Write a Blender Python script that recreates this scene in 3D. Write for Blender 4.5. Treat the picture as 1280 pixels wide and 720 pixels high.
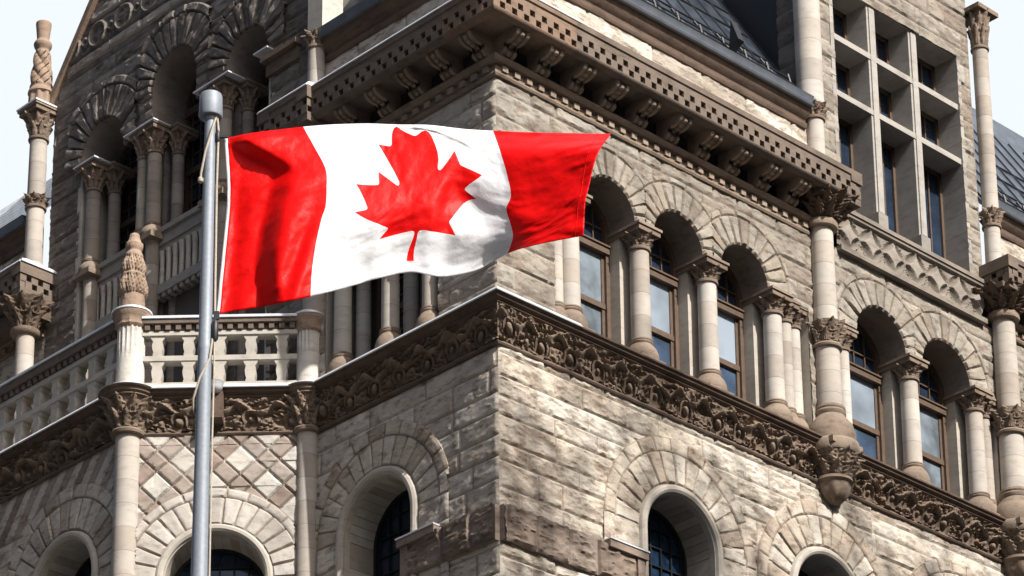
import bpy, math
import numpy as np
from mathutils import Matrix, Vector
from mathutils.geometry import delaunay_2d_cdt

# ------------------------------------------------------------------ camera, sky, sun, exposure
scene = bpy.context.scene
COL = scene.collection
for o in list(bpy.data.objects):
    bpy.data.objects.remove(o)
cam_d = bpy.data.cameras.new('camera'); cam = bpy.data.objects.new('camera', cam_d); COL.objects.link(cam)
CAM = Vector((-34.169, -35.595, -25.601))        # z = 0 is the underside of the carved sill cornice, the street lies at GZ
GZ = -27.2
r_ = (0.721478, -0.692368, -0.009796)
u_ = (-0.219773, -0.242383, 0.944961)
f_ = (0.656635, 0.679616, 0.327038)
cam.matrix_world = Matrix(((r_[0], u_[0], -f_[0], CAM.x), (r_[1], u_[1], -f_[1], CAM.y), (r_[2], u_[2], -f_[2], CAM.z), (0, 0, 0, 1)))
cam_d.sensor_width = 36.0; cam_d.lens = 3962.33 / 1280 * 36; cam_d.shift_y = 650.8 / 1280
cam_d.clip_start = 0.5; cam_d.clip_end = 3000
scene.camera = cam

SUN_EL, SUN_AZ = math.radians(41), math.radians(2.4)      # sun almost in the plane of the left facade
sd = Vector((-math.sin(SUN_AZ) * math.cos(SUN_EL), -math.cos(SUN_AZ) * math.cos(SUN_EL), math.sin(SUN_EL)))
world = bpy.data.worlds.new('World'); scene.world = world; world.use_nodes = True
nt = world.node_tree; nt.nodes.clear()
sky = nt.nodes.new('ShaderNodeTexSky'); sky.sky_type = 'NISHITA'; sky.sun_disc = False
sky.sun_elevation = SUN_EL; sky.sun_rotation = math.atan2(sd.x, sd.y)
sky.dust_density = 4.0; sky.air_density = 1.0; sky.ozone_density = 1.0
# thin bright cloud bank in the sky behind the building (direction noise, part of the sky itself)
tcw = nt.nodes.new('ShaderNodeTexCoord'); dt = nt.nodes.new('ShaderNodeVectorMath'); dt.operation = 'DOT_PRODUCT'
nt.links.new(tcw.outputs['Generated'], dt.inputs[0]); dt.inputs[1].default_value = (0.62, 0.64, 0.45)
cn = nt.nodes.new('ShaderNodeTexNoise'); cn.inputs['Scale'].default_value = 2.2; cn.inputs['Detail'].default_value = 6
nt.links.new(tcw.outputs['Generated'], cn.inputs[0])
cs = nt.nodes.new('ShaderNodeMath'); cs.operation = 'MULTIPLY_ADD'; nt.links.new(cn.outputs[0], cs.inputs[0]); cs.inputs[1].default_value = 0.35; nt.links.new(dt.outputs['Value'], cs.inputs[2])
cr_ = nt.nodes.new('ShaderNodeMapRange'); cr_.interpolation_type = 'SMOOTHSTEP'; nt.links.new(cs.outputs[0], cr_.inputs[0]); cr_.inputs[1].default_value = 0.75; cr_.inputs[2].default_value = 1.05
cm = nt.nodes.new('ShaderNodeMix'); cm.data_type = 'RGBA'; nt.links.new(cr_.outputs[0], cm.inputs[0]); nt.links.new(sky.outputs[0], cm.inputs[6]); cm.inputs[7].default_value = (6.1, 6.5, 6.95, 1)
bg = nt.nodes.new('ShaderNodeBackground'); bg.inputs['Strength'].default_value = 0.1
wo = nt.nodes.new('ShaderNodeOutputWorld')
nt.links.new(cm.outputs[2], bg.inputs[0]); nt.links.new(bg.outputs[0], wo.inputs[0])
sl = bpy.data.lights.new('sun', 'SUN'); sl.energy = 5.0; sl.angle = math.radians(0.5); sl.color = (1.0, 0.95, 0.88)
so = bpy.data.objects.new('sun', sl); COL.objects.link(so)
so.rotation_euler = sd.to_track_quat('Z', 'Y').to_euler()
scene.view_settings.view_transform = 'Standard'; scene.view_settings.look = 'None'
scene.view_settings.gamma = 1; scene.view_settings.use_curve_mapping = False
scene.view_settings.exposure = 0.58

# ------------------------------------------------------------------ numpy mesh helpers
rng = np.random.RandomState(7)
_tab = rng.rand(256, 256)
def vnoise(x, y):
    xi = np.floor(x).astype(int); yi = np.floor(y).astype(int)
    fx = x - xi; fy = y - yi
    fx = fx * fx * (3 - 2 * fx); fy = fy * fy * (3 - 2 * fy)
    a = _tab[xi & 255, yi & 255]; b = _tab[(xi + 1) & 255, yi & 255]
    c = _tab[xi & 255, (yi + 1) & 255]; d = _tab[(xi + 1) & 255, (yi + 1) & 255]
    return (a * (1 - fx) + b * fx) * (1 - fy) + (c * (1 - fx) + d * fx) * fy
def fbm(x, y, o=4):
    s = 0; a = 0.5; t = 0
    for k in range(o):
        s = s + a * vnoise(x * 2 ** k + 17.3 * k, y * 2 ** k + 9.1 * k); t += a; a *= 0.55
    return s / t
def h01(i, j=0, k=0):
    return np.modf(np.abs(np.sin(np.asarray(i) * 12.9898 + np.asarray(j) * 78.233 + k * 37.719) * 43758.5453))[0]
def sstep(a, b, x):
    t = np.clip((x - a) / (b - a), 0, 1); return t * t * (3 - 2 * t)

class Face:
    """local (u along the wall, d outwards, z up)"""
    def __init__(s, o, U, N):
        s.o = np.array(o, float); s.U = np.array(U, float); s.N = np.array(N, float)
        c = np.cross(s.U, [0, 0, 1]); s.mir = float(c @ s.N) < 0
    def pts(s, u, d, z):
        u, d, z = np.broadcast_arrays(np.asarray(u, float), np.asarray(d, float), np.asarray(z, float))
        P = s.o + u[..., None] * s.U + d[..., None] * s.N
        P[..., 2] += z
        return P
ID = Face((0, 0, 0), (1, 0, 0), (0, -1, 0))
class MB:
    def __init__(s, face=ID):
        s.f = face; s.V = []; s.Q = []; s.T = []; s.n = 0; s.A = []; s.B = []
    def add(s, P, quads=None, tris=None, tone=None, brown=None):
        P = np.asarray(P, float).reshape(-1, 3)
        m = s.f.mir
        if quads is not None and len(quads):
            q = np.asarray(quads, int) + s.n; s.Q.append(q[:, ::-1] if m else q)
        if tris is not None and len(tris):
            t = np.asarray(tris, int) + s.n; s.T.append(t[:, ::-1] if m else t)
        s.V.append(P); s.n += len(P)
        s.A.append(np.full(len(P), 0.5) if tone is None else np.broadcast_to(np.asarray(tone, float).ravel(), (len(P),)))
        s.B.append(np.zeros(len(P)) if brown is None else np.broadcast_to(np.asarray(brown, float).ravel(), (len(P),)))
        return s
    def grid(s, P, mask=None, tone=None, brown=None, flip=False):
        m, n = P.shape[:2]
        i = np.arange(m * n).reshape(m, n)
        q = np.stack([i[:-1, :-1], i[1:, :-1], i[1:, 1:], i[:-1, 1:]], -1)
        if mask is not None: q = q[mask]
        q = q.reshape(-1, 4)
        if flip: q = q[:, ::-1]
        return s.add(P, q, None, tone, brown)
    def lbox(s, u0, u1, d0, d1, z0, z1, tone=None, brown=None):
        P = s.f.pts(np.array([u0, u1, u1, u0] * 2), np.array([d0, d0, d1, d1] * 2), np.array([z0] * 4 + [z1] * 4))
        # outward winding for an unmirrored face (U x Z = N)
        q = [(0, 1, 2, 3), (4, 7, 6, 5), (0, 4, 5, 1), (1, 5, 6, 2), (2, 6, 7, 3), (3, 7, 4, 0)]
        return s.add(P, np.array(q), None, tone, brown)
    def lathe(s, u, d, prof, n=24, disp=None, sx=1.0, tone=None, a0=0.0, a1=2 * math.pi, cap=True, bulge=None):
        """prof: list of (radius, z)"""
        prof = np.array(prof, float)
        full = abs(a1 - a0 - 2 * math.pi) < 1e-6
        th = np.linspace(a0, a1, n + 1)
        R = prof[:, 0][:, None] * np.ones(n + 1)[None]; Z = prof[:, 1][:, None] * np.ones(n + 1)[None]
        TH = np.broadcast_to(th[None], R.shape)
        if disp is not None: R = R + disp(TH, Z)
        P = s.f.pts(u + R * np.cos(TH), d + R * np.sin(TH), Z)
        s.grid(P, tone=tone, flip=True)
        if cap:
            for k, fl in ((0, False), (-1, True)):
                if prof[k, 0] > 1e-4:
                    ring = P[k, :-1] if full else P[k]
                    c = ring.mean(0); V = np.vstack([ring, c[None]]); m = len(ring)
                    t = np.array([(j, (j + 1) % m, m) for j in range(m)])
                    s.add(V, None, t if not fl else t[:, ::-1], tone)
        return s
    def prism(s, poly, u0, u1, tone=None):
        """polygon in (d, z), extruded along u; convex caps by fan"""
        p = np.array(poly, float); m = len(p)
        P = np.vstack([s.f.pts(u0, p[:, 0], p[:, 1]), s.f.pts(u1, p[:, 0], p[:, 1])])
        q = [(j, (j + 1) % m, m + (j + 1) % m, m + j) for j in range(m)]
        c0 = s.f.pts(u0, p[:, 0].mean(), p[:, 1].mean())[None]; c1 = s.f.pts(u1, p[:, 0].mean(), p[:, 1].mean())[None]
        s.add(P, np.array(q), None, tone)
        t = [(j, (j + 1) % m, m) for j in range(m)]
        s.add(np.vstack([P[:m], c0]), None, np.array(t)[:, ::-1], tone)
        s.add(np.vstack([P[m:], c1]), None, np.array(t), tone)
        return s
    def arcbar(s, uc, zc, r0, r1, d0, d1, a0=0.0, a1=math.pi, n=28, tone=None):
        th = np.linspace(a0, a1, n + 1)
        sec = [(r0, d0), (r1, d0), (r1, d1), (r0, d1), (r0, d0)]
        P = np.stack([s.f.pts(uc + rr * np.cos(th), dd, zc + rr * np.sin(th)) for rr, dd in sec], 1)
        s.grid(P, tone=tone)
        for k in (0, -1): s.add(P[k, :4], np.array([(0, 1, 2, 3)]), None, tone)
        return s
    def roll(s, uc, zc, R, rr, d, zdown, n=36, m=10, tone=None):
        """round moulding that runs up one jamb, over the arch and down the other"""
        th = np.linspace(0, math.pi, n + 1)
        cu = np.concatenate([[R], R * np.cos(th), [-R]]) + uc; cz = np.concatenate([[zdown - zc], R * np.sin(th), [zdown - zc]]) + zc
        nu = np.concatenate([[1], np.cos(th), [-1]]); nz = np.concatenate([[0], np.sin(th), [0]])
        ph = np.linspace(0, 2 * math.pi, m + 1)
        P = s.f.pts(cu[:, None] + nu[:, None] * rr * np.cos(ph)[None], d + rr * np.sin(ph)[None] + 0 * cu[:, None], cz[:, None] + nz[:, None] * rr * np.cos(ph)[None])
        return s.grid(P, tone=tone)
    def soffit(s, uc, zc, r, d0, d1, zdown, n=32, tone=None):
        th = np.linspace(0, math.pi, n + 1)
        cu = np.concatenate([[r], r * np.cos(th), [-r]]) + uc; cz = np.concatenate([[zdown - zc], r * np.sin(th), [zdown - zc]]) + zc
        dd = np.linspace(d0, d1, 5)
        P = s.f.pts(cu[:, None] + 0 * dd[None], dd[None] + 0 * cu[:, None], cz[:, None] + 0 * dd[None])
        return s.grid(P, tone=tone)
    def tube(s, pts, r, m=8):
        pts = np.array(pts, float); k = len(pts)
        r = np.broadcast_to(np.asarray(r, float), (k,))
        tg = np.gradient(pts, axis=0); tg /= np.linalg.norm(tg, axis=1)[:, None] + 1e-9
        ref = np.array([0, 0, 1.0]) if abs(tg[0][2]) < 0.9 else np.array([1.0, 0, 0])
        a = np.cross(tg, ref); a /= np.linalg.norm(a, axis=1)[:, None]; b = np.cross(tg, a)
        ph = np.linspace(0, 2 * math.pi, m + 1)
        P = pts[:, None] + r[:, None, None] * (np.cos(ph)[None, :, None] * a[:, None] + np.sin(ph)[None, :, None] * b[:, None])
        s.grid(P)
        for kk, e in ((0, 0), (-1, -1)):
            V = np.vstack([P[kk, :-1], pts[e][None]]); s.add(V, None, [(j, (j + 1) % m, m) for j in range(m)])
        return s
    def build(s, name, mat, parent=None, smooth=35):
        V = np.vstack(s.V).astype(np.float32)
        Q = np.vstack(s.Q) if s.Q else np.zeros((0, 4), int); T = np.vstack(s.T) if s.T else np.zeros((0, 3), int)
        me = bpy.data.meshes.new(name)
        me.vertices.add(len(V)); me.vertices.foreach_set('co', V.ravel())
        L = np.concatenate([Q.ravel(), T.ravel()]).astype(np.int32)
        me.loops.add(len(L)); me.loops.foreach_set('vertex_index', L)
        st = np.concatenate([np.arange(len(Q)) * 4, len(Q) * 4 + np.arange(len(T)) * 3]).astype(np.int32)
        me.polygons.add(len(st)); me.polygons.foreach_set('loop_start', st)
        me.update(calc_edges=True); me.validate()
        for nm, arr in (('tone', s.A), ('brown', s.B)):
            at = me.attributes.new(nm, 'FLOAT', 'POINT'); at.data.foreach_set('value', np.concatenate(arr).astype(np.float32))
        if isinstance(mat, (list, tuple)):
            for mm in mat: me.materials.append(mm)
        else: me.materials.append(mat)
        me.polygons.foreach_set('use_smooth', np.full(len(me.polygons), bool(smooth)))
        if smooth:
            me.polygons.foreach_set('use_smooth', np.ones(len(me.polygons), bool))
            if smooth < 180: me.set_sharp_from_angle(angle=math.radians(smooth))
        ob = bpy.data.objects.new(name, me); COL.objects.link(ob)
        if parent is not None: ob.parent = parent
        return ob

def thing(name, label, cat, group=None, loc=(0, 0, 0)):
    o = bpy.data.objects.new(name, None); COL.objects.link(o); o.empty_display_size = 0.3
    o.location = loc; o['label'] = label; o['category'] = cat
    if group: o['group'] = group
    return o
def tag(o, label, cat, group=None):
    o['label'] = label; o['category'] = cat
    if group: o['group'] = group
    return o

# ------------------------------------------------------------------ materials
def mat(name):
    m = bpy.data.materials.new(name); m.use_nodes = True
    return m, m.node_tree, m.node_tree.nodes['Principled BSDF']
def nd(t, typ, **kw):
    n = t.nodes.new(typ)
    for k, v in kw.items(): setattr(n, k, v)
    return n
def ramp(t, src, stops):
    n = nd(t, 'ShaderNodeValToRGB'); e = n.color_ramp.elements
    while len(e) > 1: e.remove(e[-1])
    e[0].position, e[0].color = stops[0][0], (*stops[0][1], 1)
    for p, c in stops[1:]:
        x = e.new(p); x.color = (*c, 1)
    t.links.new(src, n.inputs[0]); return n.outputs[0]
def mix(t, fac, a, b, blend='MIX'):
    n = nd(t, 'ShaderNodeMix', data_type='RGBA', blend_type=blend)
    for sock, v in ((n.inputs[0], fac), (n.inputs[6], a), (n.inputs[7], b)):
        if isinstance(v, (int, float)): sock.default_value = v
        elif isinstance(v, tuple): sock.default_value = (*v, 1)
        else: t.links.new(v, sock)
    return n.outputs[2]
def noise(t, scale, detail=6, rough=0.6, vec=None, stretch=None):
    g = nd(t, 'ShaderNodeNewGeometry'); v = g.outputs['Position']
    if stretch:
        mp = nd(t, 'ShaderNodeMapping'); mp.inputs['Scale'].default_value = stretch
        t.links.new(v, mp.inputs[0]); v = mp.outputs[0]
    n = nd(t, 'ShaderNodeTexNoise'); n.inputs['Scale'].default_value = scale; n.inputs['Detail'].default_value = detail; n.inputs['Roughness'].default_value = rough
    t.links.new(v, n.inputs[0]); return n.outputs[0]
def bump(t, b, h, strength, dist):
    n = nd(t, 'ShaderNodeBump'); n.inputs['Strength'].default_value = strength; n.inputs['Distance'].default_value = dist
    t.links.new(h, n.inputs['Height']); t.links.new(n.outputs[0], b.inputs['Normal'])
def stone(name, cols, brown, rough=0.9, mott=0.5, bs=0.35, bd=0.02, fleck=0.5, course=None):
    """sandstone: block tone picks the colour, noise mottles it, rust coloured flecks and grey weathering on top"""
    m, t, b = mat(name)
    at = nd(t, 'ShaderNodeAttribute', attribute_name='tone'); ab = nd(t, 'ShaderNodeAttribute', attribute_name='brown')
    c = ramp(t, at.outputs['Fac'], [(i / (len(cols) - 1), k) for i, k in enumerate(cols)])
    c = mix(t, ab.outputs['Fac'], c, brown)
    n1 = noise(t, 1.3, 8, 0.65)
    c = mix(t, mott, c, ramp(t, n1, [(0.3, (0.45, 0.43, 0.42)), (0.5, (0.95, 0.95, 0.95)), (0.7, (1.25, 1.2, 1.12))]), 'MULTIPLY')
    n2 = noise(t, 5.0, 8, 0.7, stretch=(0.6, 0.6, 1.6))
    c = mix(t, fleck, c, ramp(t, n2, [(0.36, (0.35, 0.27, 0.21)), (0.47, (0.9, 0.87, 0.83)), (0.6, (1.05, 1.04, 1.02))]), 'MULTIPLY')
    if course:
        g = nd(t, 'ShaderNodeNewGeometry'); sx = nd(t, 'ShaderNodeSeparateXYZ'); t.links.new(g.outputs['Position'], sx.inputs[0])
        md = nd(t, 'ShaderNodeMath', operation='MULTIPLY'); md.inputs[1].default_value = 1 / course; t.links.new(sx.outputs[2], md.inputs[0])
        fl = nd(t, 'ShaderNodeMath', operation='FLOOR'); t.links.new(md.outputs[0], fl.inputs[0])
        fr = nd(t, 'ShaderNodeMath', operation='FRACT'); t.links.new(md.outputs[0], fr.inputs[0])
        oi = nd(t, 'ShaderNodeObjectInfo'); ad = nd(t, 'ShaderNodeMath', operation='ADD'); t.links.new(fl.outputs[0], ad.inputs[0]); t.links.new(oi.outputs['Random'], ad.inputs[1])
        wn = nd(t, 'ShaderNodeTexWhiteNoise', noise_dimensions='1D'); t.links.new(ad.outputs[0], wn.inputs['W'])
        c = mix(t, 0.8, c, ramp(t, wn.outputs['Value'], [(0, (0.74, 0.70, 0.67)), (0.35, (0.93, 0.87, 0.82)), (0.7, (1.0, 1.0, 1.0)), (1, (1.12, 1.1, 1.06))]), 'MULTIPLY')
        c = mix(t, 1.0, c, ramp(t, fr.outputs[0], [(0.0, (0.45, 0.42, 0.4)), (0.035, (1, 1, 1)), (1, (1, 1, 1))]), 'MULTIPLY')
    t.links.new(c, b.inputs['Base Color']); b.inputs['Roughness'].default_value = rough
    b.inputs['Specular IOR Level'].default_value = 0.2
    bump(t, b, noise(t, 14, 8, 0.7), bs, bd)
    return m
LIGHT = [(0.315, 0.27, 0.225), (0.395, 0.36, 0.312), (0.42, 0.39, 0.345), (0.475, 0.452, 0.41)]
M = {}
BRIGHT = [tuple(x * 1.28 for x in c) for c in LIGHT]  # lighter copy: bright light on the lower wall put into the colour
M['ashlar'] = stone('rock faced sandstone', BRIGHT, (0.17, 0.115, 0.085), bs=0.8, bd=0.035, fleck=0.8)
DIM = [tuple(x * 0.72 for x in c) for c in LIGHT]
M['weathered'] = stone('upper sandstone with shade in colour', DIM, (0.15, 0.105, 0.08), bs=0.6, bd=0.03, mott=0.75, fleck=0.7)  # darker copy: dim light on the upper right wall put into the colour
M['smooth'] = stone('dressed sandstone', LIGHT, (0.17, 0.115, 0.085), mott=0.35, bs=0.25, bd=0.01, fleck=0.25)
M['shaft'] = stone('column drums', [(0.39, 0.36, 0.325), (0.48, 0.46, 0.43)], (0.2, 0.13, 0.1), mott=0.3, bs=0.2, bd=0.008, fleck=0.2, course=0.47)
M['trim'] = stone('brown sandstone', [(0.11, 0.078, 0.06), (0.16, 0.12, 0.098)], (0.1, 0.07, 0.05), mott=0.6, bs=0.5, bd=0.02, fleck=0.5)
M['carved'] = stone('weathered carving', [(0.12, 0.088, 0.066), (0.20, 0.155, 0.122), (0.29, 0.235, 0.19)], (0.1, 0.07, 0.05), mott=0.6, bs=0.6, bd=0.02, fleck=0.5)
M['check'] = stone('chequer sandstone', [(0.13, 0.105, 0.09), (0.20, 0.16, 0.13)], (0.1, 0.07, 0.05), mott=0.6, bs=0.5, bd=0.015, fleck=0.4)
M['canted'] = stone('dressed sandstone with sun in colour', [(0.40, 0.37, 0.335), (0.50, 0.475, 0.44), (0.56, 0.54, 0.505)], (0.20, 0.135, 0.105), bs=0.5, bd=0.02, mott=0.4, fleck=0.4)  # lightened: sunlight on the canted bay put into the stone colour
M['string'] = stone('pinkish brown sandstone', [(0.23, 0.185, 0.155), (0.30, 0.25, 0.215)], (0.1, 0.07, 0.05), mott=0.6, bs=0.5, bd=0.02, fleck=0.5)
M['panel'] = stone('grey carved panel', [(0.11, 0.092, 0.078), (0.21, 0.185, 0.16), (0.30, 0.27, 0.24)], (0.1, 0.07, 0.05), mott=0.6, bs=0.4, bd=0.015, fleck=0.4)
M['warmcheck'] = stone('replaced brown sandstone', [(0.18, 0.13, 0.098), (0.26, 0.185, 0.14)], (0.1, 0.07, 0.05), mott=0.5, bs=0.4, bd=0.015, fleck=0.4)
M['soffit'] = stone('dark arch soffit', [(0.17, 0.145, 0.125), (0.25, 0.22, 0.195)], (0.1, 0.07, 0.05), mott=0.5, bs=0.3, bd=0.01, fleck=0.4)  # soffit stone, darker than the wall stone
M['gable'] = stone('dark gable sandstone', [(0.12, 0.107, 0.097), (0.17, 0.153, 0.14), (0.21, 0.193, 0.178), (0.26, 0.24, 0.225)], (0.09, 0.065, 0.055), bs=0.6, bd=0.03, fleck=0.55)  # gable stone, darker than the facade stone
M['finial'] = stone('carved finial stone', [(0.27, 0.20, 0.15), (0.34, 0.255, 0.20)], (0.1, 0.07, 0.05), mott=0.5, bs=0.5, bd=0.02, fleck=0.5)
def simple(name, col, rough, metal=0.0, nscale=6, var=0.25, spec=0.5):
    m, t, b = mat(name)
    c = mix(t, var, col, ramp(t, noise(t, nscale, 5), [(0.3, tuple(x * 0.4 for x in col)), (0.7, tuple(min(1, x * 1.5) for x in col))]))
    t.links.new(c, b.inputs['Base Color']); b.inputs['Roughness'].default_value = rough; b.inputs['Metallic'].default_value = metal
    b.inputs['Specular IOR Level'].default_value = spec
    return m
M['lead'] = simple('lead flashing', (0.68, 0.71, 0.76), 0.4, 0.25, 3, 0.3)
M['gutter'] = simple('grey painted gutter', (0.20, 0.225, 0.26), 0.35, 0.5, 3, 0.3)
M['wood'] = simple('brown painted window frame', (0.10, 0.066, 0.045), 0.5, 0, 9, 0.4)
M['iron'] = simple('black iron', (0.02, 0.022, 0.026), 0.5, 0.3, 9, 0.3)
M['alu'] = simple('brushed aluminium pole', (0.21, 0.24, 0.28), 0.6, 0.25, 30, 0.2)
M['rope'] = simple('halyard rope', (0.38, 0.34, 0.28), 0.9, 0, 60, 0.4)
M['core'] = simple('dark masonry core', (0.10, 0.09, 0.08), 0.95, 0, 2, 0.3)
M['interior'] = simple('dark interior', (0.02, 0.02, 0.022), 0.9, 0, 2, 0.3)
def glass(name, col, rough, ior, wave=0.03, sc=1.6):
    m, t, b = mat(name)
    n = noise(t, sc, 3, 0.5)
    t.links.new(mix(t, 0.8, col, ramp(t, n, [(0.35, tuple(x * 0.5 for x in col)), (0.65, tuple(x * 1.6 for x in col))])), b.inputs['Base Color'])
    b.inputs['Roughness'].default_value = rough; b.inputs['IOR'].default_value = ior
    bump(t, b, noise(t, 0.9, 2, 0.4), wave, 0.3)
    return m
M['pane'] = glass('sky reflecting window glass', (0.045, 0.08, 0.14), 0.04, 2.3, 0.05, 1.1)
M['blindpane'] = glass('window glass with drawn blind', (0.20, 0.24, 0.29), 0.06, 1.9, 0.03, 0.7)
M['grubbypane'] = glass('grubby window glass', (0.14, 0.17, 0.20), 0.12, 1.7, 0.05, 2.0)
M['darkpane'] = glass('dark window glass', (0.016, 0.027, 0.048), 0.06, 1.55)
M['lowpane'] = glass('window glass with blue reflection in colour', (0.012, 0.03, 0.065), 0.08, 1.6, 0.06, 5.0)  # blue reflection in the low windows painted as pane colour
def slate(name='blue grey slate', c1=(0.022, 0.03, 0.043), c2=(0.055, 0.068, 0.088)):
    m, t, b = mat(name)
    br = nd(t, 'ShaderNodeTexBrick'); tc = nd(t, 'ShaderNodeTexCoord')
    br.inputs['Scale'].default_value = 1.0; br.inputs['Mortar Size'].default_value = 0.012; br.inputs['Brick Width'].default_value = 0.34; br.inputs['Row Height'].default_value = 0.22
    br.inputs['Color1'].default_value = (*c1, 1); br.inputs['Color2'].default_value = (*c2, 1); br.inputs['Mortar'].default_value = (0.02, 0.02, 0.025, 1)
    at = nd(t, 'ShaderNodeAttribute', attribute_name='tone'); ab = nd(t, 'ShaderNodeAttribute', attribute_name='brown')
    cb = nd(t, 'ShaderNodeCombineXYZ'); t.links.new(at.outputs['Fac'], cb.inputs[0]); t.links.new(ab.outputs['Fac'], cb.inputs[1])
    t.links.new(cb.outputs[0], br.inputs['Vector'])
    t.links.new(mix(t, 0.5, br.outputs[0], ramp(t, noise(t, 2, 6), [(0.3, (0.4, 0.4, 0.42)), (0.7, (1.4, 1.4, 1.45))]), 'MULTIPLY'), b.inputs['Base Color'])
    b.inputs['Roughness'].default_value = 0.3
    bump(t, b, br.outputs[1], 0.6, -0.02)
    return m
M['slate'] = slate()
M['glareslate'] = slate('slate with sun glare in colour', (0.40, 0.41, 0.42), (0.62, 0.62, 0.62))  # sun glare on the far left roof put into the slate colour
def cloth(name, col):
    m, t, b = mat(name)
    out = t.nodes['Material Output']
    c = mix(t, 0.25, col, ramp(t, noise(t, 4, 5), [(0.3, tuple(x * 0.8 for x in col)), (0.7, tuple(min(1, x * 1.1) for x in col))]))
    t.links.new(c, b.inputs['Base Color']); b.inputs['Roughness'].default_value = 0.55
    b.inputs['Specular IOR Level'].default_value = 0.15; b.inputs['Roughness'].default_value = 0.45
    tr = nd(t, 'ShaderNodeBsdfTranslucent'); t.links.new(c, tr.inputs[0])
    mx = nd(t, 'ShaderNodeMixShader'); mx.inputs[0].default_value = 0.22
    t.links.new(b.outputs[0], mx.inputs[1]); t.links.new(tr.outputs[0], mx.inputs[2]); t.links.new(mx.outputs[0], out.inputs[0])
    bump(t, b, noise(t, 9, 6, 0.65), 0.4, 0.02)
    return m
M['red'] = cloth('red nylon', (0.74, 0.003, 0.003)); M['white'] = cloth('white nylon', (0.74, 0.75, 0.78))

# ------------------------------------------------------------------ stonework builders
FR = Face((0, 0, 0), (1, 0, 0), (0, -1, 0))                 # right facade
FL = Face((0, 0, 0), (0, 1, 0), (-1, 0, 0))                 # left facade
A385 = np.array([-0.12, 4.95]); A160 = np.array([-2.46, 7.29]); s2 = 0.70710678
FK = Face((A385[0], A385[1], 0), (-s2, s2, 0), (-s2, -s2, 0))   # canted side of the balcony
KL = float(np.hypot(*(A160 - A385)))
FF = Face((A160[0], A160[1], 0), (0, 1, 0), (-1, 0, 0))     # front of the balcony
FS = Face((8.9, 0, 0), (0, 1, 0), (-1, 0, 0))               # side wall of the tall dormer

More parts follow.
